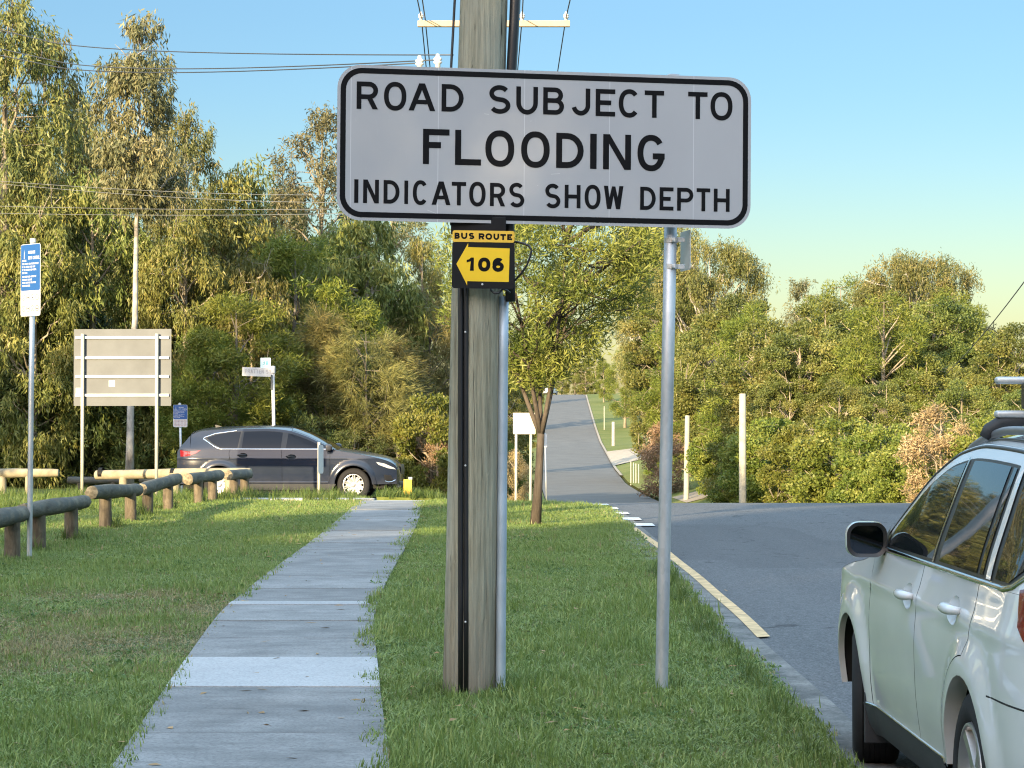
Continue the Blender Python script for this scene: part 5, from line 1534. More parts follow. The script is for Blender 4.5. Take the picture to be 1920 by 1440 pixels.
# small sign standing edge-on before the car, yellow bollard, signs beyond the side street
def post_sign(px, pyb, Y, ptop, plate, label, name='small_sign', mat=None, post_r=.03, lean=0.0, yaw=0.0, off=0.0):
    b = at(px, pyb, Y); z0 = h(b.x, Y)
    o = thing(name, label, 'sign', (b.x, Y, z0))
    tz = at(px, ptop, Y).z - z0
    m = MB(); m.tube([(0, 0, -.2), (lean, 0, tz)], post_r, 12); m.build('post', m_cream if mat is None else mat, o, smooth=True)
    w, hh, zc = plate
    R = Matrix.Rotation(yaw, 3, 'Z')
    m = MB(); m.prism(rrect(-w / 2, zc, w / 2, zc + hh, min(w, hh) * .22, 5), -.003, .003, R, R @ Vector((off, -post_r - .01, 0)) + Vector((lean, 0, 0))); m.build('plate', m_white, o)
    return o
post_sign(598, 928, 49.2, 829, (.30, .62, .52), 'small sign plate seen edge-on on a pale post in front of the dark car', yaw=rad(72), off=-.0)
Yy = 50.9; q0 = at(764.5, 927, Yy); z0 = h(q0.x, Yy)
bo = thing('bollard', 'short yellow timber bollard in front of the dark car bonnet', 'bollard', (q0.x, Yy, z0), rad(20))
m = MB(); m.bevbox((0, 0, .15), (.155, .155, .56), .012); m.build('bollard_body', simple('yellow_bollard_paint', (.70, .46, .07), .7, 0, .3, .15), bo)
m = MB(); m.bevbox((.045, -.04, .45), (.075, .09, .06), .008); m.build('reflector', m_alu, bo)
Y2 = 59.2; q0 = at(981, 925, Y2); z0 = h(q0.x, Y2)
tw = thing('street_side_sign', 'small cream board on two pale posts beside the trunk of the street tree', 'sign', (q0.x, Y2, z0))
for x in (967, 994.5):
    m = MB(); m.tube([((x - 981) / F * Y2, 0, -.2), ((x + 1 - 981) / F * Y2, 0, at(0, 776, Y2).z - z0)], .034, 12); m.build('post', m_cream, tw, smooth=True)
m = MB(); m.prism(rrect((962 - 981) / F * Y2, at(0, 814, Y2).z - z0, (1004 - 981) / F * Y2, at(0, 774, Y2).z - z0, .02, 3), -.045, -.04); m.build('board', m_cream, tw)
post_sign(1025.5, 928, 60.5, 812, (.115, .36, at(0, 838.5, 60.5).z - h(.9, 60.5)), 'narrow white sign on a thin leaning post right of the street tree trunk', lean=-.055, mat=m_galv, post_r=.02)

# pale posts right of the road
m_postc = simple('pale_post_timber', (.33, .315, .26), .8, 0, .25, .15, 5, .2)
def stub(px, pyb, ptop, Y, w, label, name='timber_post', group=None, sink=.0, lean=0.0):
    b = at(px, pyb, Y); z0 = min(b.z, h(b.x, Y)) - .15
    tz = at(px, ptop, Y).z - z0
    m = MB(); m.tube([(0, 0, 0), (lean * .5, 0, tz * .5), (lean, 0, tz - .03), (lean, 0, tz)], [w / 2, w / 2 * .98, w / 2 * .92, w / 2 * .8], 12)
    o = m.build(name, m_postc, None, autos=40); o.location = (b.x, Y, z0)
    return tag(o, label, 'post', group)
stub(1392.5, 935, 738, 93, .30, 'taller pale timber post standing before the roadside bushes')
stub(1286.5, 921, 779, 128, .30, 'shorter pale timber post right of the galvanised sign post', lean=.08)
stub(1150, 828, 791, 286, .42, 'thick white post on the verge beside the hill road')
stub(1133, 800, 762, 330, .14, 'thin pale pole on the verge beside the hill road, farther up')
for i, px in enumerate((1183, 1188, 1192.5, 1197.5)):
    stub(px, 888 + i * 1.3, 866 + i * 1.5, 186 - i * 2, .10, ['leftmost of the four thin stakes by the driveway', 'second stake from the left of the four by the driveway', 'third stake from the left of the four by the driveway', 'rightmost of the four thin stakes by the driveway'][i], 'stake', 'four stakes beside the driveway')

# ------------------------------------------------------------------ second power pole and its wires
m_wire = simple('dark_wire', (.03, .032, .036), .5)
m_wirel = simple('pale_aluminium_wire', (.20, .195, .18), .5, .3)
YP = 40.0
bx = at(915, 800, YP).x
p2 = thing('power_pole', 'farther power pole hidden by the near one, with a pale crossarm above the sign', 'power pole', (bx, YP, h(bx, YP)))
m = MB(); m.tube([(0, 0, -.3), (0, 0, 9.4)], [.15, .11], 14); m.build('pole_shaft', m_pole, p2, smooth=True)
za = at(0, 48, YP).z
xa, xb = at(784, 48, YP).x - bx, at(1068, 48, YP).x - bx
m = MB(); m.bevbox(((xa + xb) / 2, -.18, za), (xb - xa, .10, .105), .006); m.build('crossarm', simple('pale_crossarm_timber', (.45, .34, .22), .8, 0, .3, .1), p2)
zl = at(0, 122, YP).z
m = MB(); m.bevbox((-.55, -.05, zl - .12), (1.5, .10, .10), .006); m.build('lower_crossarm', m_cream, p2)
ins = [(0, 0), (.028, .01), (.03, .05), (.045, .06), (.05, .075), (.03, .085), (.048, .095), (.045, .115), (.025, .125), (.02, .16), (0, .165)]
def insul(x, y, z, s=1.0):
    q = MB(); q.lathe([(r * s, zz * s) for r, zz in ins], 12, None, (x, y, z)); q.build('insulator', m_white, p2, smooth=True)
for px in (790, 979, 1061): insul(at(px, 48, YP).x - bx, -.18, za + .05)
insul(at(821, 122, YP).x - bx, -.05, zl - .07, 1.6); insul(at(787, 122, YP).x - bx, -.05, zl - .10, 1.6)
def wire(pts, r, label, mat=m_wire, group=None, sag=0.0, n=14):
    a, b = Vector(pts[0]), Vector(pts[-1])
    if len(pts) == 2:
        P = [a.lerp(b, i / n) - Vector((0, 0, sag * 4 * (i / n) * (1 - i / n))) for i in range(n + 1)]
    else: P = pts
    m = MB(); m.tube(P, r, 5); o = m.build('overhead_wire', mat, None, smooth=True)
    return tag(o, label, 'wire', group)
gw = 'overhead wires'
wx = lambda x, y, Y: at(x, y, Y)
T2 = Vector((at(905, 500, 100).x, 100, at(0, 560, 100).z))
for px, tx_, nx, lbl in ((790, 787.5, -1.25, 'wire over the left insulator of the far crossarm'), (797, 792.5, -1.0, 'wire beside it, just right of the left insulator'), (979, 973, .3, 'wire just right of the thick black cable'), (1061, 1033, 1.25, 'wire over the right insulator of the far crossarm')):
    top = at(px, 34, YP - .18)
    near = Vector((on_pole(9.3).x + nx, PY - .2, 9.35))
    P = [near.lerp(top, i / 12) - Vector((0, 0, .45 * 4 * (i / 12) * (1 - i / 12))) for i in range(13)]
    e = T2 + Vector((nx * .8, 0, 0))
    P += [top.lerp(e, i / 16) - Vector((0, 0, 1.3 * 4 * (i / 16) * (1 - i / 16))) for i in range(1, 17)]
    wire(P, .011, lbl, group=gw)
for (p0, pm, pe, lbl) in (((850, 103), (330, 97), (100, 80), 'topmost of the three wires crossing the sky on the left'), ((821, 112), (335, 129), (110, 116), 'middle of the three wires crossing the sky on the left'), ((787, 118), (335, 136), (112, 127), 'lowest of the three wires crossing the sky on the left')):
    a = at(*p0, YP - .05); mm = at(*pm, 47.5); e = at(*pe, 51); e2 = e + (e - mm) * 1.2 + Vector((0, 0, .5))
    ctl = mm * 2 - (a + e) / 2
    P = [Vector(v) for v in bez(np.array(a), np.array(ctl), np.array(e), 16)] + [e.lerp(e2, i / 6) for i in range(1, 7)]
    wire(P, .0115, lbl, group=gw)
for (y0, y1, y2, lbl) in ((356, 364.5, 344, 'topmost of the four low pale wires before the gum trees'), (372, 377, 350, 'second from the top of the four low pale wires'), (384, 393, 388, 'third from the top of the four low pale wires'), (390, 403, 401, 'lowest of the four low pale wires')):
    a = at(905, y0, YP); mm = at(480, y1, 49); e = at(60, y2, 57)
    ctl = mm * 2 - (a + e) / 2
    P = [Vector(v) for v in bez(np.array(a), np.array(ctl), np.array(e), 22)]
    P += [P[-1] + (P[-1] - P[-2]) * q for q in (2, 4, 7)]
    wire(P, .0062, lbl, m_wirel, gw)
wire([at(2080, 300, 34), at(1770, 705, 74)], .013, 'thin wire slanting down into the trees at the right edge of the photo', sag=.25)

# ------------------------------------------------------------------ cars
def paint(name, col, metal=0.0, rough=.32, spec=.5, coat=1.0):
    t = NT(name)
    co = t.coord('Object')
    n1 = t.noise(co, 2.2, 4)
    c = t.ramp(n1, [(.3, tuple(q * .94 for q in col)), (.7, tuple(min(1, q * 1.05) for q in col))])
    # road dust on the lower flanks
    sp = t.n('ShaderNodeSeparateXYZ'); t.link(co, sp.inputs[0])
    mr = t.n('ShaderNodeMapRange'); t.link(t.math('ADD', sp.outputs['Z'], t.math('MULTIPLY', t.noise(co, 7, 5), .3)), mr.inputs['Value'])
    mr.inputs['From Min'].default_value = .75; mr.inputs['From Max'].default_value = .35
    c = t.mix(t.math('MULTIPLY', mr.outputs[0], .10), c, (.30, .26, .20))
    r = t.math('ADD', t.math('MULTIPLY', n1, .12), rough - .06)
    return t.done(t.princ(c, r, metal, spec, None, coat, .025))
m_wpaint = paint('pearl_white_paint', (.60, .615, .625), .0, .38)
m_gpaint = paint('dark_grey_metallic_paint', (.014, .020, .036), .0, .22, .25, .45)
def glass(name, col=(.012, .014, .016)):
    t = NT(name)
    n1 = t.noise(t.coord('Object'), 1.2, 2)
    p = t.princ(col, .02, 0, .62, t.bump(n1, .05, .02))
    return t.done(p)
m_glass = glass('dark_car_glass')
m_glass2 = glass('tinted_car_glass', (.008, .010, .016))
m_glass2.node_tree.nodes['Principled BSDF'].inputs['Specular IOR Level'].default_value = .22
m_trim = simple('black_car_trim', (.014, .014, .015), .38, 0, .5, .1)
m_plast = simple('dark_grey_plastic', (.028, .030, .033), .62, 0, .4, .12, 9, .1)
m_chrome = simple('chrome_trim', (.72, .72, .73), .12, 1.0, .5, .03)
m_tyre = simple('tyre_rubber', (.016, .016, .017), .82, 0, .3, .15, 12, .2)
m_alloy = simple('alloy_wheel', (.42, .42, .42), .32, .75, .5, .06)
m_lamp = simple('red_tail_lamp', (.17, .004, .008), .12, 0, .6, .1, 3, 0, 1.0)
m_clear = simple('clear_lamp', (.55, .56, .58), .12, .3, .6, .1, 3, 0, 1.0)
m_under = simple('underbody_black', (.007, .007, .007), .9)
m_mirror = simple('mirror_glass', (.07, .09, .13), .04, 1.0, .5, .02)
m_liner = simple('dusty_arch_liner', (.22, .19, .15), .85, 0, .2, .2)

def inside(p, poly):
    x, z = p; c = False; n = len(poly)
    for i in range(n):
        x1, z1 = poly[i]; x2, z2 = poly[(i + 1) % n]
        if (z1 > z) != (z2 > z) and x < (x2 - x1) * (z - z1) / (z2 - z1) + x1: c = not c
    return c
def dense(poly, step):
    out = []
    n = len(poly)
    for i in range(n):
        a, b = poly[i], poly[(i + 1) % n]
        d = math.hypot(b[0] - a[0], b[1] - a[1]); k = max(1, int(d / step))
        out += [(a[0] + (b[0] - a[0]) * j / k, a[1] + (b[1] - a[1]) * j / k) for j in range(k)]
    return out

class Car:
    def __init__(s, root, d):
        s.root = root; s.d = d
        s.W = pchip(*zip(*d['W'])); s.ze = pchip(*zip(*d['ze'])); s.zc = pchip(*zip(*d['zc']))
    def S(s, x, z):
        d = s.d
        w = float(s.W(z))
        if x > d['xf1']: w *= 1 - d['pf'] * ((x - d['xf1']) / (d['xf'] - d['xf1'])) ** 2.6
        if x < d['xr1']: w *= 1 - d['pr'] * ((d['xr1'] - x) / (d['xr1'] - d['xr'])) ** 2.4
        if z > d['belt']:
            # greenhouse narrows towards its ends
            w -= .05 * max(0, (x - .1) / .9) ** 2 * min(1, (z - d['belt']) * 4) + .04 * max(0, (-x - 1.3) / .9) ** 2 * min(1, (z - d['belt']) * 4)
        for ax in d['axles']:
            r = math.hypot(x - ax, z - d['wr'])
            t = (d['fl1'] - r) / (d['fl1'] - d['fl0'])
            t = max(0, min(1, t)); w += d['flare'] * t * t * (3 - 2 * t)
        # shoulder crease below the windows
        w += .008 * math.exp(-((z - d['crease']) / .035) ** 2)
        return w
    def nrm(s, x, z):
        e = .006
        gx = (s.S(x + e, z) - s.S(x - e, z)) / (2 * e); gz = (s.S(x, z + e) - s.S(x, z - e)) / (2 * e)
        return Vector((-gx, 1, -gz)).normalized()
    def patch(s, name, poly, mat, parent=None, off=0.0, step=.045, sides=(1, -1), holes=()):
        out = []
        P = dense(poly, step)
        hs = [dense(q, step) for q in holes]
        xs = [p[0] for p in P]; zs = [p[1] for p in P]
        V = [Vector(p) for p in P]
        E = [(i, (i + 1) % len(P)) for i in range(len(P))]
        for q in hs:
            b = len(V); V += [Vector(p) for p in q]; E += [(b + i, b + (i + 1) % len(q)) for i in range(len(q))]
        nb = list(V)
        x = min(xs) + step * .5
        while x < max(xs):
            z = min(zs) + step * .5
            while z < max(zs):
                if inside((x, z), poly) and not any(inside((x, z), q) for q in holes):
                    v = Vector((x, z))
                    if min((v - q).length_squared for q in nb) > (step * .42) ** 2: V.append(v)
                z += step
            x += step
        vo, eo, fo, *_ = delaunay_2d_cdt(V, E, [], 1 if not holes else 2, 1e-6)
        if holes:
            fo = [f for f in fo if inside(((vo[f[0]].x + vo[f[1]].x + vo[f[2]].x) / 3, (vo[f[0]].y + vo[f[1]].y + vo[f[2]].y) / 3), poly) and not any(inside(((vo[f[0]].x + vo[f[1]].x + vo[f[2]].x) / 3, (vo[f[0]].y + vo[f[1]].y + vo[f[2]].y) / 3), q) for q in holes)]
        for sd in sides:
            co = []; no = []
            for v in vo:
                n = s.nrm(v.x, v.y); p = Vector((v.x, s.S(v.x, v.y), v.y)) + n * off
                co.append((p.x, p.y * sd, p.z)); no.append((n.x, n.y * sd, n.z))
            fs = []
            for f in fo:
                a, b, c = [Vector(co[i]) for i in f[:3]]
                nn = (b - a).cross(c - a)
                fs.append(tuple(f) if nn.y * sd > 0 else tuple(reversed(f)))
            me = bpy.data.meshes.new(name); me.from_pydata(co, [], fs); me.materials.append(mat)
            me.polygons.foreach_set('use_smooth', [True] * len(fs))
            me.normals_split_custom_set_from_vertices(no)
            me.update()
            out.append(link(bpy.data.objects.new(name, me), parent or s.root))
        return out
    def ribbon(s, name, line, w, off, mat, sides=(1, -1), parent=None):
        """thin strip along a line of (x, z) points on the side surface"""
        for sd in sides:
            mb = MB(); V = []
            for i, (x, z) in enumerate(line):
                a = line[max(0, i - 1)]; b = line[min(len(line) - 1, i + 1)]
                t = Vector((b[0] - a[0], b[1] - a[1])).normalized(); q = Vector((-t.y, t.x)) * w / 2
                for k, o_ in ((-1, off * .2), (-.55, off), (.55, off), (1, off * .2)):
                    xx, zz = x + q.x * k, z + q.y * k
                    p = Vector((xx, s.S(xx, zz), zz)) + s.nrm(xx, zz) * o_
                    V.append((p.x, p.y * sd, p.z))
            F_ = []
            for i in range(len(line) - 1):
                for j in range(3):
                    f = (i * 4 + j, i * 4 + j + 1, (i + 1) * 4 + j + 1, (i + 1) * 4 + j)
                    F_.append(f if sd < 0 else f[::-1])
            mb.add(V, F_); mb.build(name, mat, parent or s.root, smooth=True)
    def top(s, name, x0, x1, mat, nx=26, ny=25, off=0.0, yk=1.0, ex=2.6):
        V = []; N = []
        xs = np.linspace(x0, x1, nx)
        for x in xs:
            ze, zc = float(s.ze(x)), float(s.zc(x)); ye = s.S(x, ze) * yk
            for k in range(ny):
                u = -1 + 2 * k / (ny - 1)
                u = math.copysign(1 - (1 - abs(u)) ** 1.5, u)
                y = ye * u; q = abs(u * yk)
                V.append((x, y, ze + (zc - ze) * (1 - q ** ex) + off))
        Fs = [(i * ny + j, (i + 1) * ny + j, (i + 1) * ny + j + 1, i * ny + j + 1) for i in range(nx - 1) for j in range(ny - 1)]
        return MB().add(V, Fs).build(name, mat, s.root, smooth=True)
    def fascia(s, name, x, z0, z1, mat, sgn, bulge=.06, nz=14, ny=25, parent=None, y0=-1, y1=1, off=0.0, lean=0.0):
        """front or rear face between the two sides"""
        V = []
        for i in range(nz):
            z = z0 + (z1 - z0) * i / (nz - 1)
            for k in range(ny):
                u = y0 + (y1 - y0) * k / (ny - 1)
                V.append((x + sgn * (bulge * (1 - abs(u) ** 2.5) * (1 - .3 * ((z - z0) / (z1 - z0) * 2 - 1) ** 2) + off) + lean * (z - z0), s.S(x, z) * u, z))
        Fs = []
        for i in range(nz - 1):
            for j in range(ny - 1):
                f = (i * ny + j, i * ny + j + 1, (i + 1) * ny + j + 1, (i + 1) * ny + j)
                Fs.append(f if sgn > 0 else f[::-1])
        return MB().add(V, Fs).build(name, mat, parent or s.root, smooth=True)
    def wheel(s, x, sd, steer=0.0, spokes=5, rr=.235, twin=False, y=None):
        R = s.d['wr']; tw = .225
        y = (s.d['track'] if y is None else y) * sd
        M = Matrix.Rotation(steer, 3, 'Z') @ (Matrix.Rotation(rad(-90), 3, 'X') if sd > 0 else Matrix.Rotation(rad(90), 3, 'X'))
        c = Vector((x, y, R))
        w = bpy.data.objects.new('wheel', None); link(w, s.root); w.location = c
        mb = MB()
        prof = [(rr, -tw + .02), (R * .80, -tw), (R * .93, -tw + .012), (R * .985, -tw + .035)]
        for g in range(5):
            z = -tw + .05 + g * (tw - .10) / 5
            prof += [(R, z), (R, z + .022), (R - .008, z + .025), (R - .008, z + .031)]
        prof += [(R, -.045), (R * .985, -.03), (R * .955, -.014), (R * .87, -.002), (R * .80, .004), (rr + .012, -.004), (rr, -.018)]
        mb.lathe(prof, 44, M); mb.build('tyre', m_tyre, w, autos=50)
        mb = MB()
        mb.lathe([(rr, -.20), (rr, -.02), (rr - .004, -.004), (rr - .014, -.002), (rr - .022, -.014), (rr - .03, -.19)], 44, M)
        k = 2 if twin else 1
        for i in range(spokes):
            for q in range(k):
                a = 2 * math.pi * (i + (.17 * (q - .5) * 2 if twin else 0)) / spokes + .3
                rw = .018 if twin else .032
                V = []
                for r, hw, z in ((.045, rw * 1.15, -.022), (.12, rw * .85, -.018), (rr - .02, rw * 1.0, -.008)):
                    for e, dz in ((-hw, -.03), (-hw * .8, 0), (hw * .8, 0), (hw, -.03)):
                        V.append(M @ Vector((r * math.cos(a) - e * math.sin(a), r * math.sin(a) + e * math.cos(a), z + dz)))
                mb.add(V, [(b * 4 + j, b * 4 + j + 1, (b + 1) * 4 + j + 1, (b + 1) * 4 + j) for b in range(2) for j in range(3)])
        mb.lathe([(0, -.01), (.03, -.01), (.06, -.02), (.07, -.04)], 20, M)
        mb.build('rim', m_alloy, w, autos=40)
        mb = MB(); mb.lathe([(0, -.075), (rr - .07, -.075), (rr - .07, -.06), (.08, -.06), (.08, -.05), (0, -.05)], 30, M); mb.build('brake_disc', m_alu, w)
        mb = MB(); mb.lathe([(rr - .01, -.20), (0, -.205)], 30, M); mb.build('hub_back', m_under, w)
        return w
    def well(s, ax, r, lip=.075):
        """wheel arch: short painted lip turning in, then a dark liner"""
        for sd in (1, -1):
            for name, mat, y0, y1, rk in (('arch_lip', s.d['lipmat'], 0.0, lip, 1.0), ('arch_liner', m_under, lip - .005, .48, 1.03)):
                n = 26; V = []
                a0 = s.d['arch_a']
                for i in range(n + 1):
                    a = a0 + (math.pi - 2 * a0) * i / n
                    x, z = ax + r * math.cos(a), s.d['wr'] + r * math.sin(a)
                    yy = s.S(x, z)
                    x2, z2 = ax + r * rk * math.cos(a), s.d['wr'] + r * rk * math.sin(a)
                    V += [(x, (yy - y0) * sd, z) if rk == 1 else (x2, (yy - y0) * sd, z2), (x2, (yy - y1) * sd, z2)]
                Fs = [(2 * i, 2 * i + 1, 2 * i + 3, 2 * i + 2) for i in range(n)]
                if sd < 0: Fs = [f[::-1] for f in Fs]
                MB().add(V, Fs).build(name, mat, s.root, smooth=True)
            # closing wall
            n = 20; V = [(ax, (s.S(ax, .8) - .47) * sd, .2)] + [(ax + r * 1.04 * math.cos(math.pi * i / n), (s.S(ax, .8) - .47) * sd, s.d['wr'] + r * 1.04 * math.sin(math.pi * i / n)) for i in range(n + 1)]
            MB().add(V, [tuple(range(len(V)))]).build('arch_back', m_under, s.root)
    def arch_pts(s, ax, r, a_from, a_to, n=18):
        return [(ax + r * math.cos(a_from + (a_to - a_from) * i / n), s.d['wr'] + r * math.sin(a_from + (a_to - a_from) * i / n)) for i in range(n + 1)]
    def handle(s, x, z, mat, L=.20, parents=(None, None)):
        for sd, par in zip((1, -1), parents):
            n = s.nrm(x, z); y = s.S(x, z)
            # shallow cup
            mb = MB(); V = []
            k = 16
            for j in range(k):
                a = 2 * math.pi * j / k
                xx, zz = x + .105 * math.cos(a), z + .056 * math.sin(a)
                V.append((xx, (s.S(xx, zz) + .0004) * sd, zz))
            for j in range(k):
                a = 2 * math.pi * j / k
                xx, zz = x + .070 * math.cos(a), z - .006 + .036 * math.sin(a)
                V.append((xx, (s.S(xx, zz) - .022) * sd, zz))
            Fs = [(j, (j + 1) % k, k + (j + 1) % k, k + j) for j in range(k)] + [tuple(range(k, 2 * k))]
            mb.add(V, Fs if sd < 0 else [f[::-1] for f in Fs])
            mb.build('handle_cup', mat, par or s.root, autos=60)
            mb = MB()
            pts = [(x - .02 + L * (t - .5), (s.S(x - .02 + L * (t - .5), z) + -.002 + .034 * (1 - (2 * t - 1) ** 4)) * sd, z + .008) for t in np.linspace(0, 1, 9)]
            mb.tube(pts, [.013, .018, .020, .021, .021, .021, .020, .018, .013], 12)
            mb.build('handle', mat, par or s.root, smooth=True)

def build_car(kind, root):
    if kind == 'wagon':
        d = dict(W=[(.15, .80), (.26, .845), (.36, .862), (.55, .884), (.74, .890), (.92, .876), (1.04, .852), (1.10, .838), (1.32, .755), (1.56, .645), (1.68, .57)],
                 ze=[(-2.46, .98), (-2.38, 1.10), (-2.22, 1.30), (-2.0, 1.415), (-1.7, 1.468), (-1.2, 1.505), (-.6, 1.515), (-.2, 1.485), (.15, 1.40), (.5, 1.255), (.85, 1.085), (1.05, 1.02), (1.5, .965), (2.0, .86), (2.3, .72), (2.36, .66)],
                 zc=[(-2.46, 1.0), (-2.38, 1.14), (-2.22, 1.38), (-2.0, 1.50), (-1.7, 1.55), (-1.2, 1.585), (-.6, 1.595), (-.2, 1.575), (.15, 1.49), (.5, 1.33), (.85, 1.14), (1.05, 1.07), (1.5, 1.01), (2.0, .91), (2.3, .76), (2.36, .68)],
                 xf=2.36, xr=-2.44, xf1=1.55, xr1=-1.75, pf=.20, pr=.13, belt=1.075, axles=(1.37, -1.37), wr=.338, track=.885, flare=.026, fl0=.41, fl1=.58, crease=.93,
                 arch_a=.02, lipmat=m_wpaint)
        up = lambda z: z + .062 * max(0.0, min(1.0, (z - 1.08) / .36))
        d['ze'] = [(x, up(z)) for x, z in d['ze']]; d['zc'] = [(x, up(z)) for x, z in d['zc']]
        pm = m_wpaint; sill = .335; ar = .392
        fd, bd, rdr = .86, -.29, -1.30          # seams: fender/front door, front/rear door, rear door/quarter
        ws0, ws1 = .98, .06                     # windscreen
        rw0, rw1 = -2.02, -2.36
        hb = 1.03
    else:
        d = dict(W=[(.18, .86), (.30, .915), (.42, .935), (.65, .958), (.85, .962), (1.02, .945), (1.14, .915), (1.20, .90), (1.40, .82), (1.58, .735), (1.75, .66)],
                 ze=[(-2.64, 1.02), (-2.56, 1.19), (-2.42, 1.36), (-2.26, 1.53), (-2.1, 1.585), (-1.77, 1.625), (-1.2, 1.645), (-.5, 1.66), (-.0, 1.615), (.4, 1.50), (.8, 1.33), (1.18, 1.165), (1.4, 1.13), (1.87, 1.05), (2.3, .95), (2.52, .84), (2.60, .73)],
                 zc=[(-2.64, 1.04), (-2.56, 1.23), (-2.42, 1.42), (-2.26, 1.60), (-2.1, 1.655), (-1.77, 1.695), (-1.2, 1.72), (-.5, 1.735), (-.0, 1.71), (.4, 1.60), (.8, 1.41), (1.18, 1.22), (1.4, 1.18), (1.87, 1.105), (2.3, 1.01), (2.52, .90), (2.60, .78)],
                 xf=2.60, xr=-2.62, xf1=1.75, xr1=-1.95, pf=.22, pr=.13, belt=1.19, axles=(1.57, -1.57), wr=.382, track=.945, flare=.046, fl0=.45, fl1=.60, crease=.98,
                 arch_a=.02, lipmat=m_gpaint)
        pm = m_gpaint; sill = .40; ar = .445
        fd, bd, rdr = 1.02, -.10, -1.25
        ws0, ws1 = 1.20, .10
        rw0, rw1 = -2.22, -2.54
        hb = 1.13
    c = Car(root, d)
    g = .004
    B = d['belt']; wr = d['wr']
    fa, ra = d['axles']
    lowa = lambda r: math.asin(max(-1, min(1, (sill - wr) / r)))
    ze = lambda x: float(c.ze(x))
    # fender ahead of the front door
    a0 = lowa(ar)
    front = d['xf'] - .03
    topf = [(x, ze(x) - .002) for x in np.linspace(fd + .03, front, 16)]
    poly = [(fd + g, sill)] + [(fd + g, z) for z in (.6, B - .12)] + [(fd + .04, B - .03)] + [p for p in topf if p[0] > fd + .05] + [(front, sill)] + c.arch_pts(fa, ar, a0, math.pi - a0)
    c.patch('front_fender', poly, pm)
    # doors
    sb = lambda z: bd - (.05 if kind == 'wagon' else .04) * max(0, (z - .7))
    hf, hr = ((-.09, .925), (-1.05, .945)) if kind == 'wagon' else ((.12, 1.02), (-1.02, 1.05))
    cup = lambda q: [(q[0] + .105 * math.cos(2 * math.pi * j / 16), q[1] + .056 * math.sin(2 * math.pi * j / 16)) for j in range(16)]
    fdp = c.patch('front_door', [(fd - g, sill), (sb(.33) + g, sill), (sb(.8) + g, .8), (sb(B) + g, B), (fd + .02, B), (fd + .03, B - .04), (fd - g, B - .14)], pm, holes=[cup(hf)])
    dr = ar + .075
    a1 = math.asin((sill - wr) / dr)
    rp = [(sb(.33) - g, sill), (sb(.8) - g, .8), (sb(B) - g, B), (rdr - .08, B), (rdr - .10, B - .10)]
    arcd = [p for p in c.arch_pts(ra, dr, 1.52, a1, 14)]
    rdp = c.patch('rear_door', rp + [(rdr - .08, wr + dr + .06)] + arcd, pm, holes=[cup(hr)])
    # quarter with the rear arch
    q = [(rdr - .08 - 2 * g, B), (rdr - .10 - 2 * g, B - .10), (rdr - .08 - 2 * g, wr + dr + .06)] + c.arch_pts(ra, dr - .005, 1.52, a1, 14)
    q += [(ra + ar * math.cos(a0), sill)] + c.arch_pts(ra, ar, a0, math.pi - a0) + [(d['xr'] + .03, sill)] + [(d['xr'] + .03, ze(d['xr'] + .03))]
    q += [(x, ze(x) - .001) for x in np.linspace(d['xr'] + .06, -2.18 if kind == 'wagon' else -2.3, 8) if ze(x) > B] + [(-2.16 if kind == 'wagon' else -2.28, B)]
    c.patch('rear_quarter', q, pm)
    # greenhouse side
    xe0 = (fd + .05) if kind == 'wagon' else fd + .12
    back = -2.16 if kind == 'wagon' else -2.28
    gh = [(back, B + .001)] + [(x, ze(x) - .001) for x in np.linspace(back, xe0, 40)] + [(xe0, B + .001)]
    gh = [p for i, p in enumerate(gh) if p[1] > B or i in (0, len(gh) - 1)]
    c.patch('side_frame', gh, pm)
    if kind == 'wagon':
        m1, m2 = .040, .012
        lo = B + .016
        zt = lambda x: ze(x) - m1 - .02
        A_ = lambda x: (x, zt(x))
        fr = [(.70, lo), (.55, zt(.55))]
        dlo = [(.745, lo)] + [(x, zt(x)) for x in np.linspace(.66, -1.95, 34) if zt(x) > lo + .02] + [(-2.06, lo + .16), (-2.0, lo + .06), (-1.85, lo)]
        panes = [('window', [(.60, lo + .012)] + [(x, zt(x) - .012) for x in np.linspace(.545, -.38, 14)] + [(-.46, lo + .012)]),
                 ('window', [(-.60, lo + .012), (-.52, zt(-.52) - .012)] + [(x, zt(x) - .012) for x in np.linspace(-.56, -1.20, 10)] + [(-1.32, lo + .012)]),
                 ('window', [(-1.375, lo + .012), (-1.255, zt(-1.25) - .012), (-1.31, zt(-1.31) - .012), (-1.43, lo + .012)]),
                 ('quarter_window', [(-1.64, lo + .012), (-1.50, zt(-1.5) - .012)] + [(x, zt(x) - .012) for x in np.linspace(-1.54, -1.93, 7)] + [(-2.03, lo + .16), (-1.98, lo + .07), (-1.84, lo + .012)])]
        frames = [('pillar_trim', [(-1.50, lo + .004), (-1.355, zt(-1.36) + .008), (-1.425, zt(-1.42) + .008), (-1.575, lo + .004)], pm),
                  ('pillar_trim', [(-.475, lo + .004), (-.402, zt(-.40) + .008), (-.425, zt(-.425) + .008), (-.500, lo + .004)], m_chrome)]
    else:
        lo = B + .012
        zt = lambda x: ze(x) - .05
        dlo = [(1.02, lo)] + [(x, zt(x)) for x in np.linspace(.90, -1.30, 34) if zt(x) > lo + .02] + [(-1.65, 1.545), (-1.93, 1.46), (-1.97, 1.43), (-1.80, 1.32), (-1.58, lo + .01)]
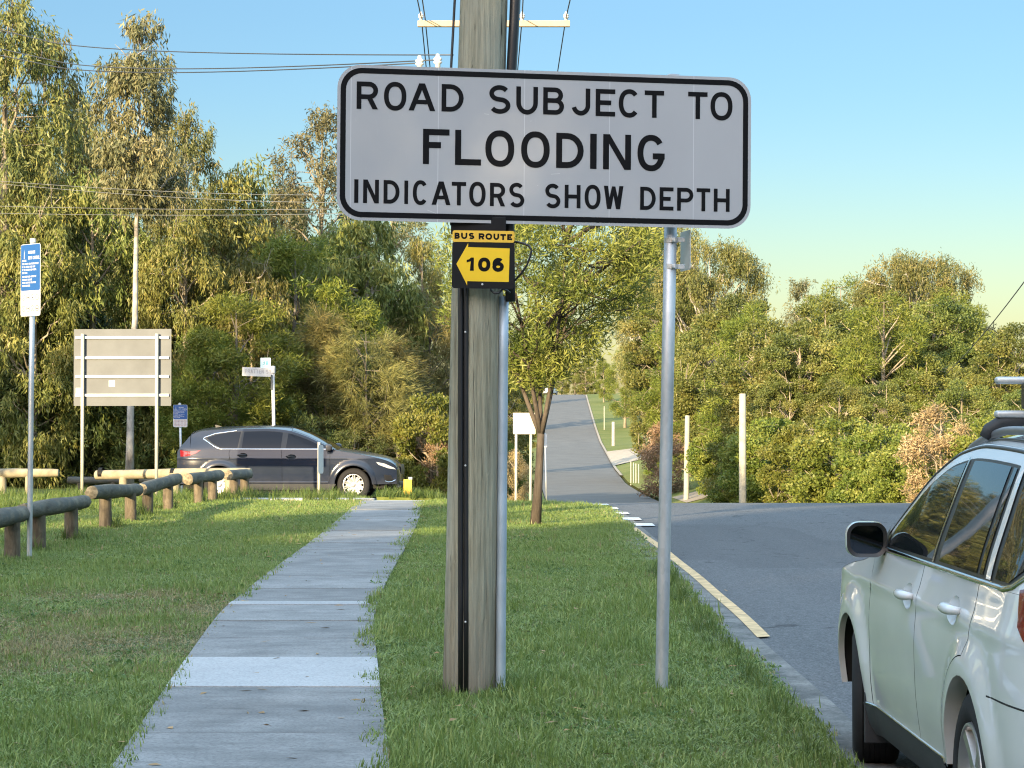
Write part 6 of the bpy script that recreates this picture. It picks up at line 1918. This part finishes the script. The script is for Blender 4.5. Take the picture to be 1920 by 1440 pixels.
        panes = [('window', [(.84, lo + .012)] + [(x, zt(x) - .012) for x in np.linspace(.80, .02, 14)] + [(-.02, lo + .012)]),
                 ('window', [(-.14, lo + .012), (-.11, zt(-.11) - .012)] + [(x, zt(x) - .012) for x in np.linspace(-.15, -1.02, 12)] + [(-1.06, lo + .012)]),
                 ('quarter_window', [(-1.16, lo + .012), (-1.10, zt(-1.1) - .012), (-1.30, zt(-1.30) - .012), (-1.64, 1.525), (-1.90, 1.45), (-1.78, 1.34), (-1.57, lo + .022)])]
        frames = []
    c.patch('window_surround', dlo, m_trim, off=.003)
    for nm, pl in panes: c.patch(nm, pl, m_glass if kind == 'wagon' else m_glass2, off=.0065)
    for nm, pl, mt in frames: c.patch(nm, pl, mt, off=.0078)
    # chrome along the belt
    if kind == 'wagon':
        line = [(x, B + .004) for x in np.linspace(.80, -1.78, 40)] + [(-1.90, B + .02), (-2.0, B + .06), (-2.07, B + .13)]
        c.ribbon('belt_trim', line, .022, .010, m_chrome)
        c.ribbon('roof_drip', [(x, ze(x) - .012) for x in np.linspace(.75, -2.1, 50)], .014, .004, m_trim)
    else:
        line = [(x, B + .002) for x in np.linspace(1.08, -1.56, 40)] + [(-1.72, B + .07), (-1.98, 1.425), (-1.96, 1.455), (-1.70, 1.545), (-1.2, 1.61)]
        c.ribbon('belt_trim', line, .030, .010, m_chrome)
    # upper surfaces
    c.top('bonnet', ws0 - .02, d['xf'], pm)
    c.top('windscreen', ws1, ws0, m_glass, yk=.93, off=.004)
    c.top('windscreen_frame', ws1, ws0, pm)
    c.top('roof', rw0 + .01, ws1 - .01, pm)
    c.top('tailgate_frame', d['xr'], rw0, pm)
    c.top('rear_window', rw1 + .02, rw0 - .01, m_glass, yk=.90, off=.004)
    if kind != 'wagon':
        mb = MB(); mb.prism([(-1.62, 1.685), (-1.80, 1.745), (-1.84, 1.74), (-1.80, 1.67)], -.02, .02); mb.build('antenna_fin', m_trim, root)
    # front and rear faces
    c.fascia('front_bumper', d['xf'] - .03, sill - .08, ze(d['xf'] - .03) + .01, pm, 1, .10)
    c.fascia('rear_bumper', d['xr'] + .03, sill - .06, .80, pm, -1, .07)
    c.fascia('tailgate', d['xr'] + .03, .80, ze(d['xr'] + .03) + .02, pm, -1, .05)
    zg0, zg1 = (.48, .70) if kind == 'wagon' else (.55, .84)
    c.fascia('grille', d['xf'] - .03, zg0, zg1, m_trim, 1, .10, y0=-.62, y1=.62, off=.006)
    if kind != 'wagon':
        for zz in (.62, .69, .76): c.fascia('grille_bar', d['xf'] - .03, zz, zz + .018, m_chrome, 1, .10, nz=2, y0=-.6, y1=.6, off=.012)
        c.fascia('lower_intake', d['xf'] - .03, .36, .47, m_trim, 1, .10, y0=-.8, y1=.8, off=.006)
        # headlights wrap round the corner
        c.patch('headlight', [(2.10, .905), (2.30, .865), (2.50, .775), (2.55, .735), (2.38, .76), (2.16, .84)], m_clear, off=.006, step=.03)
        c.patch('front_vent', [(2.28, .62), (2.44, .60), (2.50, .45), (2.42, .40), (2.30, .47)], m_trim, off=.006, step=.03)
        c.ribbon('vent_trim', [(2.30, .47), (2.38, .445), (2.46, .455), (2.54, .49)], .03, .012, m_chrome)
        c.patch('tail_lamp', [(-2.52, 1.17), (-2.30, 1.135), (-2.02, 1.165), (-2.12, 1.10), (-2.30, 1.03), (-2.50, 1.02)], m_lamp, off=.008, step=.03)
        c.fascia('tail_lamp', d['xr'] + .03, 1.02, 1.10, m_lamp, -1, .05, nz=3, y0=-1, y1=1, off=.008)
        # cladding round the arches and along the sill
        for ax in d['axles']:
            a2 = math.asin((sill - wr) / (ar + .07))
            pl = c.arch_pts(ax, ar - .004, lowa(ar), math.pi - lowa(ar)) + c.arch_pts(ax, ar + .085, math.pi - a2, a2)
            c.patch('arch_moulding', pl, m_gpaint, off=.012, step=.035)
        c.ribbon('sill_trim', [(x, .44) for x in np.linspace(.98, -1.0, 30)], .05, .016, m_gpaint)
    else:
        c.patch('tail_lamp', [(-2.37, 1.08), (-2.20, 1.12), (-2.00, 1.09), (-2.06, .97), (-2.26, .88), (-2.37, .86)], m_lamp, off=.008, step=.03)
        c.fascia('tail_lamp', d['xr'] + .03, .80, 1.02, m_lamp, -1, .05, nz=4, y0=.62, y1=1.0, off=.008)
        c.fascia('tail_lamp', d['xr'] + .03, .80, 1.02, m_lamp, -1, .05, nz=4, y0=-1.0, y1=-.62, off=.008)
        c.patch('headlight', [(1.95, .84), (2.15, .80), (2.30, .70), (2.30, .64), (2.12, .68)], m_clear, off=.006, step=.03)
        c.ribbon('bumper_seam', [(x, .70) for x in np.linspace(-1.74, -2.30, 12)], .007, .0012, m_under)
    # sill cladding and dark underside
    lowp = sill - .135
    xa, xb = fa - ar - .02, ra + ar + .02
    c.patch('sill', [(xa + .06, sill + .004), (xa - .04, lowp), (xb + .04, lowp), (xb - .02, sill + .004)], m_plast, off=.007)
    if kind == 'wagon':
        c.ribbon('sill_trim', [(x, sill + .010) for x in np.linspace(xa - .02, xb + .03, 24)], .010, .010, m_chrome)
    mb = MB()
    wi = c.S(0, .3) - .05
    mb.box(((d['xf'] + d['xr']) / 2, 0, sill - .06), (d['xf'] - d['xr'] - .5, wi * 2 - .60, .16))
    mb.box(((xa + xb) / 2, 0, .62), (xa - xb - .1, wi * 2, .86))
    mb.box((fa + .55, 0, .55), (.35, wi * 1.75, .5)); mb.box((ra - .68, 0, .58), (.42, wi * 1.8, .6))
    mb.box(((fa + ra) / 2, 0, .82), (fa - ra + 1.2, wi * 2 - .98, .4))
    mb.build('underbody', m_under, root)
    for ax in d['axles']: c.well(ax, ar, .03 if ax > 0 else .075)
    # wheels, mirrors, handles
    tw = kind != 'wagon'
    for ax in d['axles']:
        for sd in (1, -1):
            c.wheel(ax, sd, rad(-9) if (ax > 0 and kind == 'wagon') else 0, 5 if kind == 'wagon' else 10, d['wr'] * .655, tw)
    if kind == 'wagon':
        mx, mz, my = .66, 1.125, .935
        c.handle(*hf, m_wpaint, .235, fdp); c.handle(*hr, m_wpaint, .235, rdp)
    else:
        mx, mz, my = .98, 1.23, 1.02
        c.handle(*hf, m_trim, .22, fdp); c.handle(*hr, m_trim, .22, rdp)
    for sd in (1, -1):
        mr_ = bpy.data.objects.new('side_mirror', None); link(mr_, root); mr_.location = (mx, my * sd, mz)
        # housing: rounded box, wider at the outside, hollow face towards the rear
        oo = rrect(-.092, -.080, .092, .080, .056, 7); V = []; n = len(oo)
        for xx, kk in ((-.035, 1.0), (.0, 1.03), (.05, .93), (.085, .72), (.10, .35)):
            V += [(xx, a * kk * sd, b_ * kk + .0) for a, b_ in oo]
        Fs = [(i * n + j, i * n + (j + 1) % n, (i + 1) * n + (j + 1) % n, (i + 1) * n + j) for i in range(4) for j in range(n)] + [tuple(4 * n + j for j in range(n))]
        MB().add(V, [f[::-1] for f in Fs] if sd > 0 else Fs).build('mirror_shell', pm, mr_, smooth=True)
        ii = rrect(-.076, -.064, .076, .064, .046, 7)
        Vr = [(-.036, a * sd, b_) for a, b_ in oo] + [(-.030, a * sd, b_) for a, b_ in ii] + [(-.020, a * sd, b_) for a, b_ in ii]
        Fr = [(j, (j + 1) % n, n + (j + 1) % n, n + j) for j in range(n)] + [(n + j, n + (j + 1) % n, 2 * n + (j + 1) % n, 2 * n + j) for j in range(n)]
        MB().add(Vr, Fr).build('mirror_rim', m_trim, mr_)
        MB().add([(-.021, a * sd, b_) for a, b_ in ii], [tuple(range(n))]).build('mirror_glass', m_mirror, mr_)
        MB().bevbox((-.0 + .02, -.13 * sd, -.055), (.06, .10, .045), .012).build('mirror_arm', m_trim, mr_)
        c.patch('mirror_base', [(mx - .10, B + .012), (mx + .14, B + .012), (mx + .02, B + .10)] if kind == 'wagon' else [(mx - .12, B + .012), (mx + .1, B + .012), (mx - .04, B + .12)], m_trim, off=.012, step=.03, sides=(sd,))
    return c

# dark car crossing on the side street
car_d = thing('parked_car', 'dark grey station car seen from its side on the street beyond the logs', 'car', (at(547, 900, 54.2).x, 54.2, h(-3, 54.2) - RD - .005), rad(-2.0))
build_car('suv', car_d); car_d.scale = (1, 1, 1.03)
# white wagon at the right edge
WX, WY = 2.56, 9.79
car_w = thing('parked_car', 'white station wagon with black roof rack feet parked at the right edge of the photo', 'car', (WX, WY, -RD - .003), rad(90 + .3))
cw = build_car('wagon', car_w)
m_rail = simple('grey_roof_rail', (.16, .165, .175), .35, .3, .5, .06)
# roof rails, rack bars and the raised second bar
for sd in (1, -1):
    mb = MB(); pts = []
    for x in np.linspace(.02, -2.02, 26):
        z = float(cw.ze(x)); y = cw.S(x, z)
        pts.append((x, (y - .075) * sd, z + .034 + .022 * math.sin(math.pi * (.02 - x) / 2.04)))
    mb.tube(pts, [.010] + [.018] * 24 + [.010], 10); mb.build('roof_rail', m_rail, car_w, smooth=True)
    mb = MB()
    mb.tube([(x, y_ * sd, z_) for x, y_, z_ in [(p[0], abs(p[1]) + .030, p[2] - .035) for p in pts]], .007, 6); mb.build('roof_seam', m_trim, car_w, smooth=True)
for bx_ in (-.36, -1.25):
    z = float(cw.ze(bx_)); y = cw.S(bx_, z)
    for sd in (1, -1):
        mb = MB()
        P = [(bx_, (y - .035) * sd, z + .035), (bx_, (y - .055) * sd, z + .068), (bx_, (y - .105) * sd, z + .098), (bx_, (y - .20) * sd, z + .108), (bx_, (y - .30) * sd, z + .104)]
        mb.tube(P, [.022, .028, .030, .026, .020], 10); mb.build('rack_foot', m_plast, car_w, smooth=True)
    mb = MB(); mb.bevbox((bx_, 0, z + .132), (.065, 2 * y - .16, .030), .012); mb.build('rack_bar', m_chrome if False else m_alu, car_w, autos=40)
    mb = MB(); mb.box((bx_, 0, z + .110), (.04, 2 * y - .28, .022)); mb.build('rack_bar_base', m_plast, car_w)
for sd in (1, -1):
    z = float(cw.ze(-.82)); y = cw.S(-.82, z)
    mb = MB(); mb.bevbox((-.82, (y - .225) * sd, z + .200), (.98, .075, .115), .01); mb.build('carrier_upright', m_trim, car_w)
mb = MB(); mb.bevbox((-.36, 0, float(cw.ze(-.36)) + .272), (.06, 2 * cw.S(-.36, 1.5) - .23, .03), .012); mb.build('carrier_bar', m_alu, car_w, autos=40)
mb = MB(); mb.bevbox((-1.25, 0, float(cw.ze(-1.25)) + .272), (.06, 2 * cw.S(-1.25, 1.5) - .30, .03), .012); mb.build('carrier_bar', m_alu, car_w, autos=40)
# mud flaps behind the wheels
for x in (1.37 - .40, -1.37 - .40):
    for sd in (1, -1):
        mb = MB(); mb.bevbox((x, .80 * sd, .27), (.02, .19, .24), .006); mb.build('mud_flap', m_plast, car_w)
# the tiny white car at the top of the hill road
tiny = copy_tree(car_w)
tiny.location = (at(1032, 738, 447).x, 447, h(6, 447)); tiny.rotation_euler = (0, 0, rad(70))
tiny['label'] = 'tiny white car parked at the very top of the hill road'
